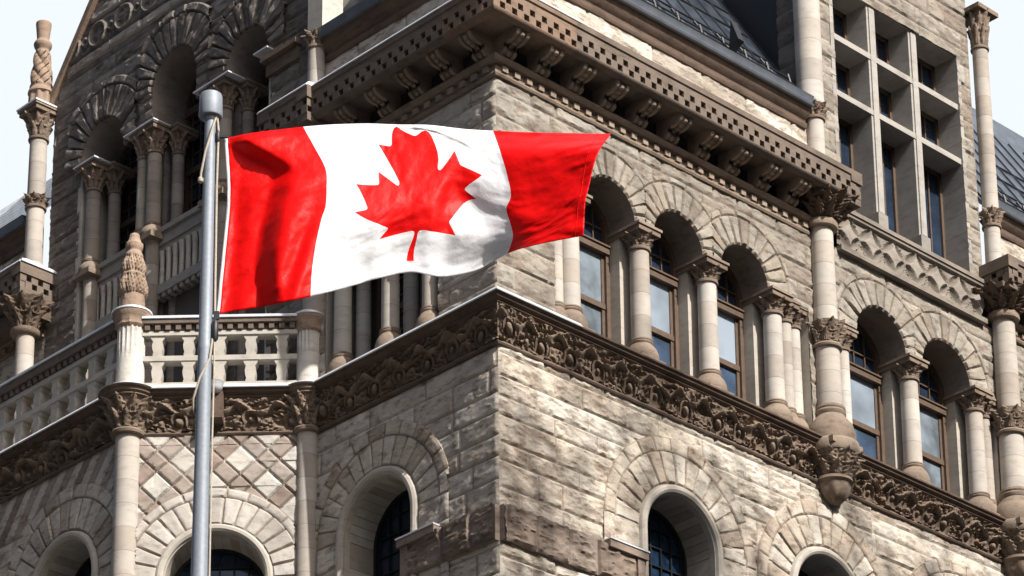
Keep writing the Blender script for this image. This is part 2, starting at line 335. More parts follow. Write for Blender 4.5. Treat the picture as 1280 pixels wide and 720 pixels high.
def rockwall(mb, u0, u1, z0, z1, res=0.03, amp=0.05, seed=0, holes=(), hc=(0.34, 0.52), ln=(0.7, 1.9), d=0.0, fade=(True, True), keep=None, tone_fn=None, tb=0.0, stainamt=0.5):
    """rock faced coursed masonry as a real relief; holes are ('rect',u0,u1,z0,z1) or ('arc',uc,zc,r)"""
    rs = np.random.RandomState(seed + 11)
    cz = [z0]
    while cz[-1] < z1: cz.append(cz[-1] + rs.uniform(*hc))
    cz = np.array(cz)
    zl = np.linspace(z0, z1, max(2, int((z1 - z0) / res) + 1)); ul = np.linspace(u0, u1, max(2, int((u1 - u0) / res) + 1))
    for hb in holes:
        if hb[0] == 'rect':
            for a in hb[1:3]:
                if u0 < a < u1: ul[np.abs(ul - a).argmin()] = a
            for a in hb[3:5]:
                if z0 < a < z1: zl[np.abs(zl - a).argmin()] = a
    zi = np.concatenate([cz[1:-1] - 0.014, cz[1:-1], cz[1:-1] + 0.014]); zl = np.unique(np.round(np.concatenate([zl, zi[(zi > z0) & (zi < z1)]]), 4))
    U, Z = np.meshgrid(ul, zl, indexing='xy')
    ci = np.clip(np.searchsorted(cz, Z, side='right') - 1, 0, len(cz) - 2)
    ez = np.minimum(Z - cz[ci], cz[ci + 1] - Z)
    bi = np.zeros_like(ci); eu = np.full(U.shape, 9.0)
    for k in range(len(cz) - 1):
        j = [u0 - rs.uniform(0, 0.9)]
        while j[-1] < u1: j.append(j[-1] + rs.uniform(*ln) * (1.15 if cz[k + 1] - cz[k] < 0.42 else 0.8))
        j = np.array(j); w = ci == k; uu = U[w]
        b = np.clip(np.searchsorted(j, uu, side='right') - 1, 0, len(j) - 2)
        bi[w] = b; eu[w] = np.minimum(uu - j[b], j[b + 1] - uu)
    e = np.minimum(ez, eu)
    key = ci * 37 + bi
    r1 = h01(key, seed, 1); r2 = h01(key, seed, 2)
    ef = sstep(0.0, 0.05, e)
    su = U + seed * 13.7; sz = Z + seed * 5.1
    n = fbm(su * 1.1 + r1 * 40, sz * 2.6 + r2 * 40, 5)
    chip = 1 - np.abs(2 * fbm(su * 2.3 + r2 * 31, sz * 6.0, 4) - 1)
    stain = fbm(su * 2.0 + 7 + 2 * fbm(su, sz, 2), sz * 6.5 + su * 1.2 + 3, 6)
    h = -0.02 * stainamt * sstep(0.53, 0.6, stain) * ef + ef * (0.012 + 0.012 * r1 + amp * (0.75 * np.clip(n - 0.25, 0, 1) + 0.55 * np.clip(chip - 0.78, 0, 1) * 2.2) + amp * 0.5 * (ez - 0.1) * (r2 - 0.3))
    if fade[0]: h = h * sstep(u0, u0 + 0.05, U)
    if fade[1]: h = h * sstep(u1, u1 - 0.05, U)
    tone = np.clip(0.15 + 0.8 * h01(key, seed, 3) + tb, 0, 1); brown = np.maximum((h01(key, seed, 4) > 0.93) * 0.4, stainamt * sstep(0.53, 0.62, stain + 0.10 * (r1 - 0.5) - 0.12 * (Z - cz[ci] - 0.15)) * sstep(0.0, 0.03, e))
    brown = np.maximum(brown, 0.5 * (e < 0.013))
    if tone_fn: h, tone, brown = tone_fn(U, Z, h, tone, brown, n)
    uc = (U[:-1, :-1] + U[1:, 1:]) / 2; zc = (Z[:-1, :-1] + Z[1:, 1:]) / 2
    mask = np.ones(uc.shape, bool)
    for hb in holes:
        if hb[0] == 'rect': mask &= ~((uc > hb[1]) & (uc < hb[2]) & (zc > hb[3]) & (zc < hb[4]))
        else: mask &= ~((uc - hb[1]) ** 2 + (zc - hb[2]) ** 2 < hb[3] ** 2)
    if keep is not None: mask &= keep(uc, zc)
    mb.grid(mb.f.pts(U, d + h, Z), mask=mask, tone=tone, brown=brown * np.ones(U.shape), flip=False)
    return mb

def ring(mb, uc, zc, r0, r1, d, nv, amp=0.04, seed=0, clip=99, res=0.035, back=-0.05, tb=0.0, a0=0.0, a1=math.pi):
    """voussoirs with joints, each with its own rough face"""
    nt_ = max(12, int((r0 + r1) / 2 * (a1 - a0) / res)); nr = max(4, int((r1 - r0) / res))
    th = np.linspace(a0, a1, nt_ + 1); R = np.linspace(r0, r1, nr + 1)
    bnd = np.linspace(a0, a1, nv + 1); jt = np.concatenate([bnd - 0.012 / r1, bnd, bnd + 0.012 / r1])
    th = np.unique(np.round(np.concatenate([th, jt[(jt > a0) & (jt < a1)]]), 5))
    TH, RR = np.meshgrid(th, R, indexing='ij')
    k = np.clip(((TH - a0) / (a1 - a0) * nv).astype(int), 0, nv - 1)
    tm = (TH - a0) / (a1 - a0) * nv - k
    e = np.minimum(np.minimum(tm, 1 - tm) * (a1 - a0) / nv * RR, np.minimum(RR - r0, r1 - RR) + 0.004)
    ef = sstep(0, 0.035, e)
    r2 = h01(k, seed, 5)
    n = fbm(RR * np.cos(TH) * 3 + r2 * 50 + seed, RR * np.sin(TH) * 3 + r2 * 20, 5)
    h = ef * (0.008 + 0.014 * r2 + amp * n)
    U = uc + RR * np.cos(TH); Z = zc + RR * np.sin(TH)
    P = mb.f.pts(U, d + h, Z)
    um = (U[:-1, :-1] + U[1:, 1:]) / 2
    mb.grid(P, mask=(um - uc < (clip if np.isscalar(clip) else clip[1])) & (uc - um < (clip if np.isscalar(clip) else clip[0])), tone=np.clip(h01(k, seed, 6) * 0.9 + tb, 0, 1), brown=0.6 * (e < 0.012))
    for col, rr in ((0, r0), (-1, r1)):
        E2 = np.stack([P[:, col], mb.f.pts(U[:, col], 0 * U[:, col] + back, Z[:, col])], 1)
        um = (U[:-1, col:][:, :1] + U[1:, col:][:, :1]) / 2
        mb.grid(E2, mask=(um - uc < (clip if np.isscalar(clip) else clip[1])) & (uc - um < (clip if np.isscalar(clip) else clip[0])), tone=0.4)
    return mb

def mitres(path, closed=False):
    p = np.array(path, float); n = len(p); out = []
    nrm = []
    for i in range(n - 1):
        t = (p[i + 1] - p[i]) / np.linalg.norm(p[i + 1] - p[i]); nrm.append(np.array([t[1], -t[0]]))
    for i in range(n):
        if i == 0: out.append(nrm[0])
        elif i == n - 1: out.append(nrm[-1])
        else:
            b = nrm[i - 1] + nrm[i]; out.append(b * 2 / (b @ b))
    return p, np.array(out)
def sweep(mb, path, prof, caps=True, tone=None, seg=None):
    """profile (d, z) swept along a plan path with mitred corners; outwards is to the right of travel reversed"""
    p, m = mitres(path); pr = np.array(prof, float)
    for i in range(len(p) - 1):
        k = seg or 2
        t = np.linspace(0, 1, k)
        A = p[i][None] + m[i][None] * pr[:, :1]; B = p[i + 1][None] + m[i + 1][None] * pr[:, :1]
        XY = A[None] * (1 - t)[:, None, None] + B[None] * t[:, None, None]
        P = np.concatenate([XY, np.broadcast_to(pr[None, :, 1:], (k, len(pr), 1))], -1)
        mb.grid(P, tone=tone)
    if caps:
        for i in (0, -1):
            V = np.concatenate([p[i][None] + m[i][None] * pr[:, :1], pr[:, 1:]], 1)
            c = np.array([[*(p[i] + m[i] * 0.01), pr[:, 1].max() - 0.02]])
            mb.add(np.vstack([V, c]), None, [(j, j + 1, len(V)) for j in range(len(V) - 1)], tone)
    return mb
def relief(mb, path, prof_fn, z0, z1, fn, res=0.022, cuts=None):
    """carved band: profile d(z) plus ornament fn(s, z) along a mitred path"""
    p, m = mitres(path); s0 = 0
    for i in range(len(p) - 1):
        L = np.linalg.norm(p[i + 1] - p[i]); k = max(2, int(L / res))
        t = np.linspace(0, 1, k); z = np.linspace(z0, z1, int((z1 - z0) / res) + 1)
        T, Z = np.meshgrid(t, z, indexing='ij')
        ends = sstep(0, 0.05, T * L) * sstep(0, 0.05, (1 - T) * L)
        h, tone = fn(T * L, Z, L)
        D = prof_fn(Z) + h * ends
        A = p[i][None, None] + m[i] * D[..., None]; B = p[i + 1][None, None] + m[i + 1] * D[..., None]
        XY = A * (1 - T)[..., None] + B * T[..., None]
        mb.grid(np.concatenate([XY, Z[..., None]], -1), tone=tone)
        s0 += L
    return mb
def frieze_fn(s, z, L):
    per = 0.74; nper = max(1, round(L / per)); per = L / nper
    k = np.floor(s / per); u = h01(k, 3); v = h01(k, 9)
    x = s - (k + 0.30 + 0.3 * u) * per; y = z - (0.21 + 0.12 * v)
    rr = np.hypot(x, y); th = np.arctan2(y, x)
    rb_ = np.where(u < 0.25, 0.055, 0.075 + 0.03 * v); ball = np.sqrt(np.clip(rb_ ** 2 - rr ** 2, 0, None)) * 1.5
    cup = 0.10 * np.exp(-((rr - 0.15) / 0.03) ** 2) * sstep(-0.9, 0.2, np.sin(th + 0.9 * u))
    x2 = s - (k + 0.86 + 0.1 * v) * per; x2 = np.where(x2 < -0.5 * per, x2 + per, x2); y2 = z - 0.2 - 0.06 * u
    r2 = np.hypot(x2, y2); ball2 = np.sqrt(np.clip((0.035 + 0.035 * v) ** 2 - r2 ** 2, 0, None)) * 1.4
    # curling leaf over the berry: an S stroke
    yc = 0.46 + 0.08 * np.sin((s / per) * 2 * math.pi + 3 * vnoise(s * 0.9, 0 * s)); curl = (0.13 + 0.05 * np.sin(s / per * 4 * math.pi)) * np.exp(-((z - yc) / 0.045) ** 2)
    rid = 1 - np.abs(2 * fbm(s * 4.5 + 5 * np.sin(z * 7), z * 5.5, 3) - 1); fol = 0.085 * np.clip(rid - 0.70, 0, 1) / 0.30 * (rr > 0.19)
    h = np.maximum.reduce([ball, ball2, cup, curl, fol]) - 0.055 + 0.03 * (fbm(s * 14, z * 14, 3) - 0.5)
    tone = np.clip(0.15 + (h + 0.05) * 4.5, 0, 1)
    return h, tone
def cell_checker(mb, u0, u1, d, z0, rows=2, cw=0.15, ch=0.155, sq=0.128, dep=0.13, tone=0.5):
    n = max(1, int(round((u1 - u0) / cw))); cw = (u1 - u0) / n
    f = mb.f
    for i in range(n):
        for j in range(rows):
            a, b = u0 + i * cw, u0 + (i + 1) * cw; c, e = z0 + j * ch, z0 + (j + 1) * ch
            if (i + j) % 2 == 0:
                mb.add(f.pts([a, b, b, a], d, [c, c, e, e]), [(0, 1, 2, 3)], None, tone); continue
            mu, mz = (a + b) / 2, (c + e) / 2; h = sq / 2
            O = f.pts([a, b, b, a], d, [c, c, e, e]); I = f.pts([mu - h, mu + h, mu + h, mu - h], d, [mz - h, mz - h, mz + h, mz + h]); K = f.pts([mu - h, mu + h, mu + h, mu - h], d - dep, [mz - h, mz - h, mz + h, mz + h])
            q = []
            for k in range(4): q += [(k, (k + 1) % 4, 4 + (k + 1) % 4, 4 + k), (4 + k, 4 + (k + 1) % 4, 8 + (k + 1) % 4, 8 + k)]
            q.append((8, 9, 10, 11))
            mb.add(np.vstack([O, I, K]), q, None, tone)
    return mb
def leafy(n, amp, z0, z1, rows=2):
    """rows of acanthus leaves: lobed outline, midrib, curled tip, drilled eyes between"""
    def fn(TH, Z):
        t = np.clip((Z - z0) / (z1 - z0), 0, 1); out = np.zeros_like(t) - 0.35 * amp
        for r in range(rows):
            a = r / rows * 0.85; tt = (t - a) / (1 / rows * 1.1); ok = (tt > 0) & (tt < 1.05); tt = np.clip(tt, 0, 1)
            ph = np.mod(TH * n / (2 * math.pi) + 0.5 * r, 1.0) - 0.5
            wid = 0.46 * (1 - 0.75 * tt ** 3) * (0.82 + 0.18 * np.cos(tt * 22)); q = np.abs(ph) / np.maximum(wid, 0.02)
            lf = amp * (0.35 + 1.0 * tt ** 2.2) * np.clip(1.25 - q ** 3, 0, 1) + 0.25 * amp * np.exp(-(ph / 0.05) ** 2) - 0.22 * amp * np.abs(np.sin(q * 5 + tt * 3))
            out = np.where(ok & (q < 1.05), np.maximum(out, lf), out)
        eye = np.exp(-((np.mod(TH * n / (2 * math.pi) + 0.5, 1.0) - 0.5) / 0.10) ** 2 - ((t - 0.52) / 0.06) ** 2)
        return out - 0.7 * amp * eye + amp * 0.35 * (fbm(TH * 6 + 3, Z * 22, 3) - 0.5)
    return fn
def capital(face, u, d, r, z0, z1, parent, wide=1.6, square=True, abd=None, n=8, mt='carved', name='capital'):
    mb = MB(face); H = z1 - z0
    mb.lathe(u, d, [(r * 1.18, z0), (r * 1.22, z0 + 0.03), (r * 1.18, z0 + 0.06), (r * 1.04, z0 + 0.065)], n=28, tone=0.5)
    zz = np.linspace(z0 + 0.06, z1 - 0.14 * square, 22); t = (zz - zz[0]) / (zz[-1] - zz[0])
    rr = r * (1.02 + (wide - 1.05) * t ** 1.8)
    mb.lathe(u, d, list(zip(rr, zz)), n=72, disp=leafy(n, 0.065 * (r / 0.2) ** 0.5, zz[0], zz[-1]), tone=0.55, cap=False)
    if square:
        w = r * wide * 1.02
        mb.lbox(u - w, u + w, d - w if abd is None else abd, d + w, z1 - 0.15, z1 - 0.05, 0.5)
        mb.lbox(u - w * 1.1, u + w * 1.1, d - w if abd is None else abd, d + w * 1.1, z1 - 0.052, z1, 0.8)
    return mb.build(name, M[mt], parent)
def column(face, u, d, r, z0, z1, parent, base=0.42, cap=0.42, wide=1.6, square=True, abd=None, bmul=1.0, mt='shaft', name='column', capmat='carved'):
    mb = MB(face)
    zb = z0 + base; zt = z1 - cap
    zz = np.linspace(zb, zt, 8)
    mb.lathe(u, d, [(r * (1 - 0.05 * i / 7), z) for i, z in enumerate(zz)], n=28, tone=rng.rand())
    ob = mb.build(name, M[mt], parent)
    if base > 0:
        b = MB(face); k = base
        b.lathe(u, d, [(r * 1.62 * bmul, z0), (r * 1.68 * bmul, z0 + .12 * k), (r * 1.66 * bmul, z0 + .3 * k), (r * 1.5 * bmul, z0 + .5 * k), (r * 1.18, z0 + .7 * k), (r * 1.12, z0 + .74 * k), (r * 1.2, z0 + .78 * k), (r * 1.22, z0 + .83 * k), (r * 1.14, z0 + .87 * k), (r * 1.2, z0 + .91 * k), (r * 1.16, z0 + .97 * k), (r, z0 + k)], n=28, tone=0.75)
        b.lbox(u - r * 1.7, u + r * 1.7, d - r * 1.5, d + r * 1.6, z0 - 0.12, z0 + 0.005, 0.7)
        b.build('base', M['carved'], ob)
    if cap > 0: capital(face, u, d, r * 0.95, zt, z1, ob, wide, square, abd, mt=capmat)
    return ob

bld = thing('city_hall', 'weathered stone city hall with round arched windows and carved cornices behind the flag', 'building')
M['dimsmooth'] = stone('dressed sandstone with shade in colour', [(0.24, 0.225, 0.205), (0.31, 0.295, 0.275), (0.36, 0.345, 0.32)], (0.17, 0.115, 0.085), mott=0.4, bs=0.25, bd=0.01, fleck=0.3)  # darker copy of the dressed stone, dimmer light put into its colour

def arch_window(face, uc, zs, r, z0, d, parent, style='sash', glassm='pane'):
    """wooden frame (thing part) with its panes as sub-parts, round headed"""
    mb = MB(face); w = 0.075
    if style == 'sash':
        ztr = zs - 0.34; zm = (z0 + ztr) / 2 + 0.05
        mb.arcbar(uc, zs, r - w, r + 0.02, d - 0.06, d + 0.05)
        for sgn in (-1, 1):
            a = uc + sgn * (r + 0.02); b = uc + sgn * (r - w); mb.lbox(min(a, b), max(a, b), d - 0.06, d + 0.05, z0, zs)
            a = uc + sgn * (r - w); b = uc + sgn * (r - w - 0.07); mb.lbox(min(a, b), max(a, b), d - 0.07, d - 0.01, z0, zs - 0.2)
        mb.lbox(uc - r, uc + r, d - 0.06, d + 0.09, ztr - 0.08, ztr + 0.09); mb.lbox(uc - r, uc + r, d - 0.06, d + 0.12, ztr + 0.05, ztr + 0.085)
        mb.lbox(uc - r + w, uc + r - w, d - 0.07, d + 0.01, zm - 0.06, zm + 0.05)
        mb.lbox(uc - r, uc + r, d - 0.06, d + 0.06, z0, z0 + 0.12)
        for x in (-0.3, 0.0, 0.3): mb.lbox(uc + x * r * 1.5 - 0.012, uc + x * r * 1.5 + 0.012, d - 0.05, d, ztr, zs + math.sqrt(max(0.01, r * r * (1 - 2.25 * x * x))) - w)
        mb.lbox(uc - r + w, uc + r - w, d - 0.05, d, zs + 0.1, zs + 0.124)
        fr = mb.build('window', M['wood'], parent)
        for za, zb in ((z0 + 0.1, zm - 0.03), (zm + 0.03, ztr - 0.05)):
            g = MB(face); g.lbox(uc - r + w, uc + r - w, d - 0.075 if zb < zm else d - 0.055, d - 0.055 if zb < zm else d - 0.035, za, zb); g.build('pane', M[('blindpane' if zb > zm + 0.1 else 'pane') if h01(uc, zs) < 0.75 else 'grubbypane'] if glassm == 'pane' else M[glassm], fr)
        g = MB(face)
        th = np.linspace(0, math.pi, 25); rr = r - w + 0.02
        P = face.pts(np.concatenate([[uc + rr], uc + rr * np.cos(th), [uc - rr]]), d - 0.05, np.concatenate([[ztr], zs + rr * np.sin(th), [ztr]]))
        g.add(np.vstack([P, P.mean(0)[None]]), None, [(j, (j + 1) % len(P), len(P)) for j in range(len(P))]); g.build('pane', M['darkpane'], fr)
    else:
        mb.arcbar(uc, zs, r - w, r + 0.02, d - 0.06, d + 0.05)
        for sgn in (-1, 1):
            a = uc + sgn * (r + 0.02); b = uc + sgn * (r - w); mb.lbox(min(a, b), max(a, b), d - 0.06, d + 0.05, z0, zs)
        st = 0.27; k = int(r / st)
        for i in range(-k, k + 1): mb.lbox(uc + i * st - 0.014, uc + i * st + 0.014, d - 0.04, d, z0, zs + math.sqrt(max(0.01, (r - w) ** 2 - (i * st) ** 2)))
        z = z0 + 0.2
        while z < zs + r - 0.1:
            hw = r - w if z < zs else math.sqrt(max(0.01, (r - w) ** 2 - (z - zs) ** 2))
            mb.lbox(uc - hw, uc + hw, d - 0.035, d - 0.005, z - 0.012, z + 0.012); z += 0.36
        if style == 'dark':
            mb.lbox(uc - r, uc + r, d - 0.05, d + 0.08, zs - 0.25, zs - 0.08)
            mb.lbox(uc - r, uc + r, d - 0.05, d + 0.06, (z0 + zs) / 2 - 0.06, (z0 + zs) / 2 + 0.06)
        fr = mb.build('window', M['iron' if style == 'leaded' else 'wood'], parent)
        g = MB(face); th = np.linspace(0, math.pi, 25); rr = r - w + 0.02
        P = face.pts(np.concatenate([[uc + rr], uc + rr * np.cos(th), [uc - rr]]), d - 0.05, np.concatenate([[z0], zs + rr * np.sin(th), [z0]]))
        g.add(np.vstack([P, P.mean(0)[None]]), None, [(j, (j + 1) % len(P), len(P)) for j in range(len(P))]); g.build('pane', M[glassm], fr)
    return fr

def low_arch(face, uc, zc, seed, clip=99, lift=0.0, rv=(1.1, 1.72, 2.0), mt='ashlar', va=0.05):
    mb = MB(face)
    ring(mb, uc, zc, rv[0], rv[1], 0.035 + lift, 15, amp=va, seed=seed, clip=clip)
    ring(mb, uc, zc, rv[1], rv[2], 0.05 + lift, 13, amp=0.02, seed=seed + 3, clip=clip, tb=-0.1)
    z = zc
    for k in range(5):                                       # jamb blocks under the springing
        for sg in (-1, 1):
            for a, b, dd in ((rv[0], rv[1], 0.05), (rv[1], rv[2], 0.06)):
                if a > clip: continue
                b = min(b, clip); p, q = sorted((uc + sg * a, uc + sg * b))
                bb = MB(face); rockwall(mb, p, q, z - 0.5, z - 0.004, 0.04, 0.04, seed + k * 2 + sg, d=dd - 0.01, hc=(0.5, 0.6), ln=(3, 4))
        z -= 0.5
    ar = mb.build('arch', M[mt], bld)
    t = MB(face); t.arcbar(uc, zc, 0.9, rv[0] + 0.01, -0.1, 0.03, n=40)
    for sg in (-1, 1):
        p, q = sorted((uc + sg * 0.9, uc + sg * (rv[0] + 0.01))); t.lbox(p, q, -0.1, 0.03, zc - 2.9, zc)
    t.roll(uc, zc, 1.0, 0.085, 0.04, zc - 2.9, tone=0.7)
    t.build('arch_moulding', M['smooth'], ar)
    sf = MB(face)
    for k in range(17):                                      # soffit stones with open joints
        a0, a1 = math.pi * k / 17 + 0.004, math.pi * (k + 1) / 17 - 0.004
        sf.arcbar(uc, zc, 0.903, 1.0, -0.8, -0.1, a0, a1, n=3, tone=float(h01(k, seed)))
    for sg in (-1, 1):
        p, q = sorted((uc + sg * 0.903, uc + sg * 1.0))
        for k in range(6): sf.lbox(p, q, -0.8, -0.1, zc - 0.5 * (k + 1), zc - 0.5 * k - 0.008, tone=float(h01(k, seed, 2)))
    sf.build('arch_soffit', M['smooth'], ar)
    arch_window(face, uc, zc, 0.92, zc - 2.9, -0.72, bld, 'leaded', 'lowpane' if face is not FL else 'darkpane')

# ------------------------------------------------------------------ ground
def sheet(name, pts, z, m, kind='structure'):
    g = MB(); g.add([(x, y, z) for x, y in pts], [tuple(range(4))]); o = g.build(name, m, None, smooth=0); o['kind'] = kind; return o
M['asphalt'] = simple('asphalt', (0.05, 0.05, 0.052), 0.9, 0, 3, 0.4); M['paving'] = simple('concrete paving', (0.30, 0.29, 0.27), 0.9, 0, 1, 0.3)
sheet('ground', [(-1500, -1500), (1500, -1500), (1500, 1500), (-1500, 1500)], GZ, M['asphalt'])
pv = MB(); pv.lbox(-9, 60, -60, 9, GZ, GZ + 0.13); pv.build('pavement', M['paving'], None, 0)['kind'] = 'structure'

# ------------------------------------------------------------------ office blocks added across the streets (outside the frame: they shade the sky and stand in the window reflections)
M['office'] = simple('concrete cladding', (0.16, 0.155, 0.15), 0.8, 0, 0.3, 0.3); M['office_glass'] = glass('office glazing', (0.02, 0.025, 0.035), 0.08, 1.5, 0.02, 0.2)
def office(x0, x1, y0, y1, zt, label):
    t = thing('added_office_block', label, 'building', loc=((x0 + x1) / 2, (y0 + y1) / 2, GZ))
    m = MB(); f = MB(); m.lbox(x0, x1, -y1, -y0, GZ, zt); z = GZ + 5
    while z < zt - 3:
        f.lbox(x0 - 0.05, x1 + 0.05, -y1 - 0.05, -y0 + 0.05, z, z + 1.9); z += 3.6
    for mb, n_, mm in ((m, 'wall', 'office'), (f, 'glazing', 'office_glass')):
        o = mb.build(n_, M[mm], t, 0); o.matrix_parent_inverse = Matrix.Translation((-(x0 + x1) / 2, -(y0 + y1) / 2, -GZ))
office(-125, -75, -10, 150, 62, 'unseen long grey office block added across the side street to darken the left facade, horizontal window bands'); office(-130, -80, -120, -30, 40, 'unseen grey office block added on the diagonally opposite street corner to block skylight')
office(36, 66, -100, -52, 24, 'unseen low grey office block added across the main street for the window reflections'); office(72, 120, -110, -55, 52, 'unseen tall grey office block added further along the main street for the window reflections')

office(-7, 24, -48, -29, 17.0, 'unseen brown office block added straight across the main street to hold the shade trees')  # unseen block added to carry the shade-casting trees
def leafmat():
    m, t, bb = mat('leaves'); bb.inputs['Base Color'].default_value = (0.06, 0.10, 0.03, 1); bb.inputs['Roughness'].default_value = 0.7; return m
M['leaf'] = leafmat(); M['bark'] = simple('bark', (0.09, 0.065, 0.05), 0.9)
def added_shade_tree(x, y, z0, hgt, rad, seed, label):  # unseen trees added to throw dappled shade on the right wall
    rs = np.random.RandomState(seed); t = thing('added_shade_tree', label, 'tree', 'unseen trees added for dappled shade', (x, y, z0))
    tk = MB(); tk.tube([(x, y, z0), (x + 0.1, y, z0 + hgt * 0.4), (x, y + 0.1, z0 + hgt * 0.85)], [0.16, 0.12, 0.03])
    ce = []
    for k in range(9):
        a = rs.uniform(0, 6.28); e = np.array([x + math.cos(a) * rad * rs.uniform(.3, .85), y + math.sin(a) * rad * rs.uniform(.3, .85), z0 + hgt * rs.uniform(.4, .95)]); ce.append(e)
        tk.tube([(x, y, z0 + hgt * rs.uniform(.25, .6)), tuple(e)], [0.06, 0.015], 6)
    cr2 = MB(); n = 360; c_ = np.array(ce)[rs.randint(0, 9, n)] + rs.normal(0, 0.55, (n, 3)) * np.array([1, 1, 0.8])
    d1 = rs.normal(0, 1, (n, 3)); d1 /= np.linalg.norm(d1, axis=1)[:, None]; d2 = np.cross(d1, rs.normal(0, 1, (n, 3))); d2 /= np.linalg.norm(d2, axis=1)[:, None]
    q = 0.16; P = np.stack([c_ - d1 * q, c_ + d2 * q * 0.6, c_ + d1 * q, c_ - d2 * q * 0.6], 1); cr2.add(P, np.arange(4 * n).reshape(n, 4))
    for mb, nm, mm in ((tk, 'trunk', 'bark'), (cr2, 'crown', 'leaf')):
        o = mb.build(nm, M[mm], t, 0); o.matrix_parent_inverse = Matrix.Translation((-x, -y, -z0))
for k, (x, hh) in enumerate([(-0.5, 9.5), (2.4, 11.2), (5.2, 9.0), (8.0, 10.4), (11.0, 8.6), (13.8, 10.0), (16.6, 9.0)]):
    added_shade_tree(x, -30.2 - 0.5 * (k % 2), 17.0, hh, 1.9, 300 + k, 'unseen slender leafy tree added to dapple the right wall with shade')

# ------------------------------------------------------------------ solid core added behind the facades to stop light leaking through
c = MB(ID)
c.lbox(1.0, 40, -40, -1.0, GZ, 7.4); c.lbox(9.3, 13.9, -9, -0.9, 7.3, 13.6)
c.lbox(1.0, 9, -13.0, -5.6, 7.3, 10.6)
c.build('wall', M['core'], bld, 0)
w = MB(FR); rockwall(w, 0, 34, GZ, -5.2, 0.22, 0.04, 41); w.build('wall', M['ashlar'], bld)
w = MB(FL); rockwall(w, 0, 34, GZ, -5.2, 0.22, 0.04, 42); w.build('wall', M['ashlar'], bld)

# ------------------------------------------------------------------ lower storey
LOW = [(4.5, -2.40), (8.53, -2.42), (12.6, -2.42), (16.7, -2.42)]
hol = []
for uc, zc in LOW: hol += [('arc', uc, zc, 1.16), ('rect', uc - 1.16, uc + 1.16, -9, zc)]
w = MB(FR); rockwall(w, 0, 10, -5.2, 0.03, 0.028, 0.075, 1, hol, fade=(True, True), tb=0.08); rockwall(w, 10, 20, -5.2, 0.03, 0.045, 0.06, 2, hol, fade=(True, True), tb=0.08)
w.build('wall', M['ashlar'], bld)
for i, (uc, zc) in enumerate(LOW): low_arch(FR, uc, zc, 20 + i, clip=2.01)
hol = [('arc', 3.1, -2.4, 1.16), ('rect', 1.94, 4.26, -9, -2.4)]
w = MB(FL); rockwall(w, 0, 5.0, -5.2, 0.03, 0.028, 0.042, 3, hol, fade=(True, True), tb=0.15, stainamt=0.12); w.build('wall', M['ashlar'], bld)
low_arch(FL, 3.1, -2.4, 31, clip=1.88, rv=(1.1, 1.66, 1.93), va=0.02)
# rough brown string course that dies against the arches
for fc, u1 in ((FR, 3.25), (FL, 2.2)):
    s = MB(fc); rockwall(s, 0, u1, -3.72, -3.05, 0.028, 0.13, 5 + int(u1), d=0.10, hc=(0.7, 0.8), ln=(0.8, 1.4), fade=(False, False))
    s.lbox(0, u1, -0.1, 0.105, -3.715, -3.055, 0.4)
    s.lbox(u1 - 0.75, u1 + 0.22, 0.0, 0.2, -3.12, -2.98, 0.3); s.lbox(u1 - 0.02, u1 + 0.16, 0.0, 0.16, -3.7, -3.1, 0.3)
    s.build('string_course', M['string'], bld)
    fl_ = MB(fc); fl_.lbox(u1 - 0.76, u1 + 0.23, 0.0, 0.22, -2.98, -2.955); fl_.build('flashing', M['lead'], bld, 0)

# ------------------------------------------------------------------ canted balcony bay
def weave(U, Z, h, tone, brown, n):
    a = (U + Z) * s2; b = (U - Z) * s2; P = 0.72
    ia = np.floor(a / P); ib = np.floor(b / P); fa = a / P - ia; fb = b / P - ib
    fa2 = np.where((ia + ib) % 2 == 0, fa, fb); fb2 = np.where((ia + ib) % 2 == 0, fb, fa)
    dark = (fa < 0.42) | (fb < 0.42)
    e = np.minimum.reduce([np.abs(fa), np.abs(fa - 0.42), 1 - fa, np.abs(fb), np.abs(fb - 0.42), 1 - fb]) * P
    ef = sstep(0, 0.03, e); r = h01(ia, ib, 7)
    hh = ef * (0.012 + 0.06 * n + 0.025 * r)
    br = np.where(dark, 0.42 + 0.4 * h01(ia * 3 + (fa < 0.42), ib * 5 + (fb < 0.42), 8), 0.0)
    return hh, np.clip(0.35 + 0.6 * r, 0, 1), br
KC = KL / 2
w = MB(FK); rockwall(w, 0, KL, -5.2, 0.03, 0.025, 0.05, 6, [('arc', KC, -2.87, 1.16), ('rect', KC - 1.16, KC + 1.16, -9, -2.87)], tone_fn=weave); w.build('wall', M['canted'], bld)
low_arch(FK, KC, -2.87, 35, clip=1.44, rv=(1.06, 1.6, 1.78), mt='canted', lift=0.03)
def stripes(U, Z, h, tone, brown, n):
    a = (U * 0.8 + Z * 0.6) / 0.21; k = np.floor(a); e = np.minimum(a - k, 1 - (a - k)) * 0.21
    up = sstep(-0.95, -0.9, Z) * np.ones(U.shape)
    return np.where(up > 0.5, sstep(0, 0.02, e) * 0.03, h), np.clip(np.where(up > 0.5, 0.4 + 0.4 * h01(k), tone), 0, 1), np.where((k % 2 == 0) & (up > 0.5), 0.45 + 0.4 * h01(k, 5), 0.0)
w = MB(FF); rockwall(w, 0, 12, -5.2, 0.03, 0.03, 0.05, 8, [('arc', 1.8, -2.43, 1.16), ('rect', 0.64, 2.96, -9, -2.43), ('arc', 6.0, -2.43, 1.16), ('rect', 4.84, 7.16, -9, -2.43)], tone_fn=stripes, tb=-0.1); w.build('wall', M['ashlar'], bld)
low_arch(FF, 1.8, -2.43, 37, clip=1.9); low_arch(FF, 6.0, -2.43, 38, clip=1.9)
w = MB(FK); rockwall(w, 0, KL, GZ, -5.2, 0.25, 0.04, 43); w.build('wall', M['ashlar'], bld)
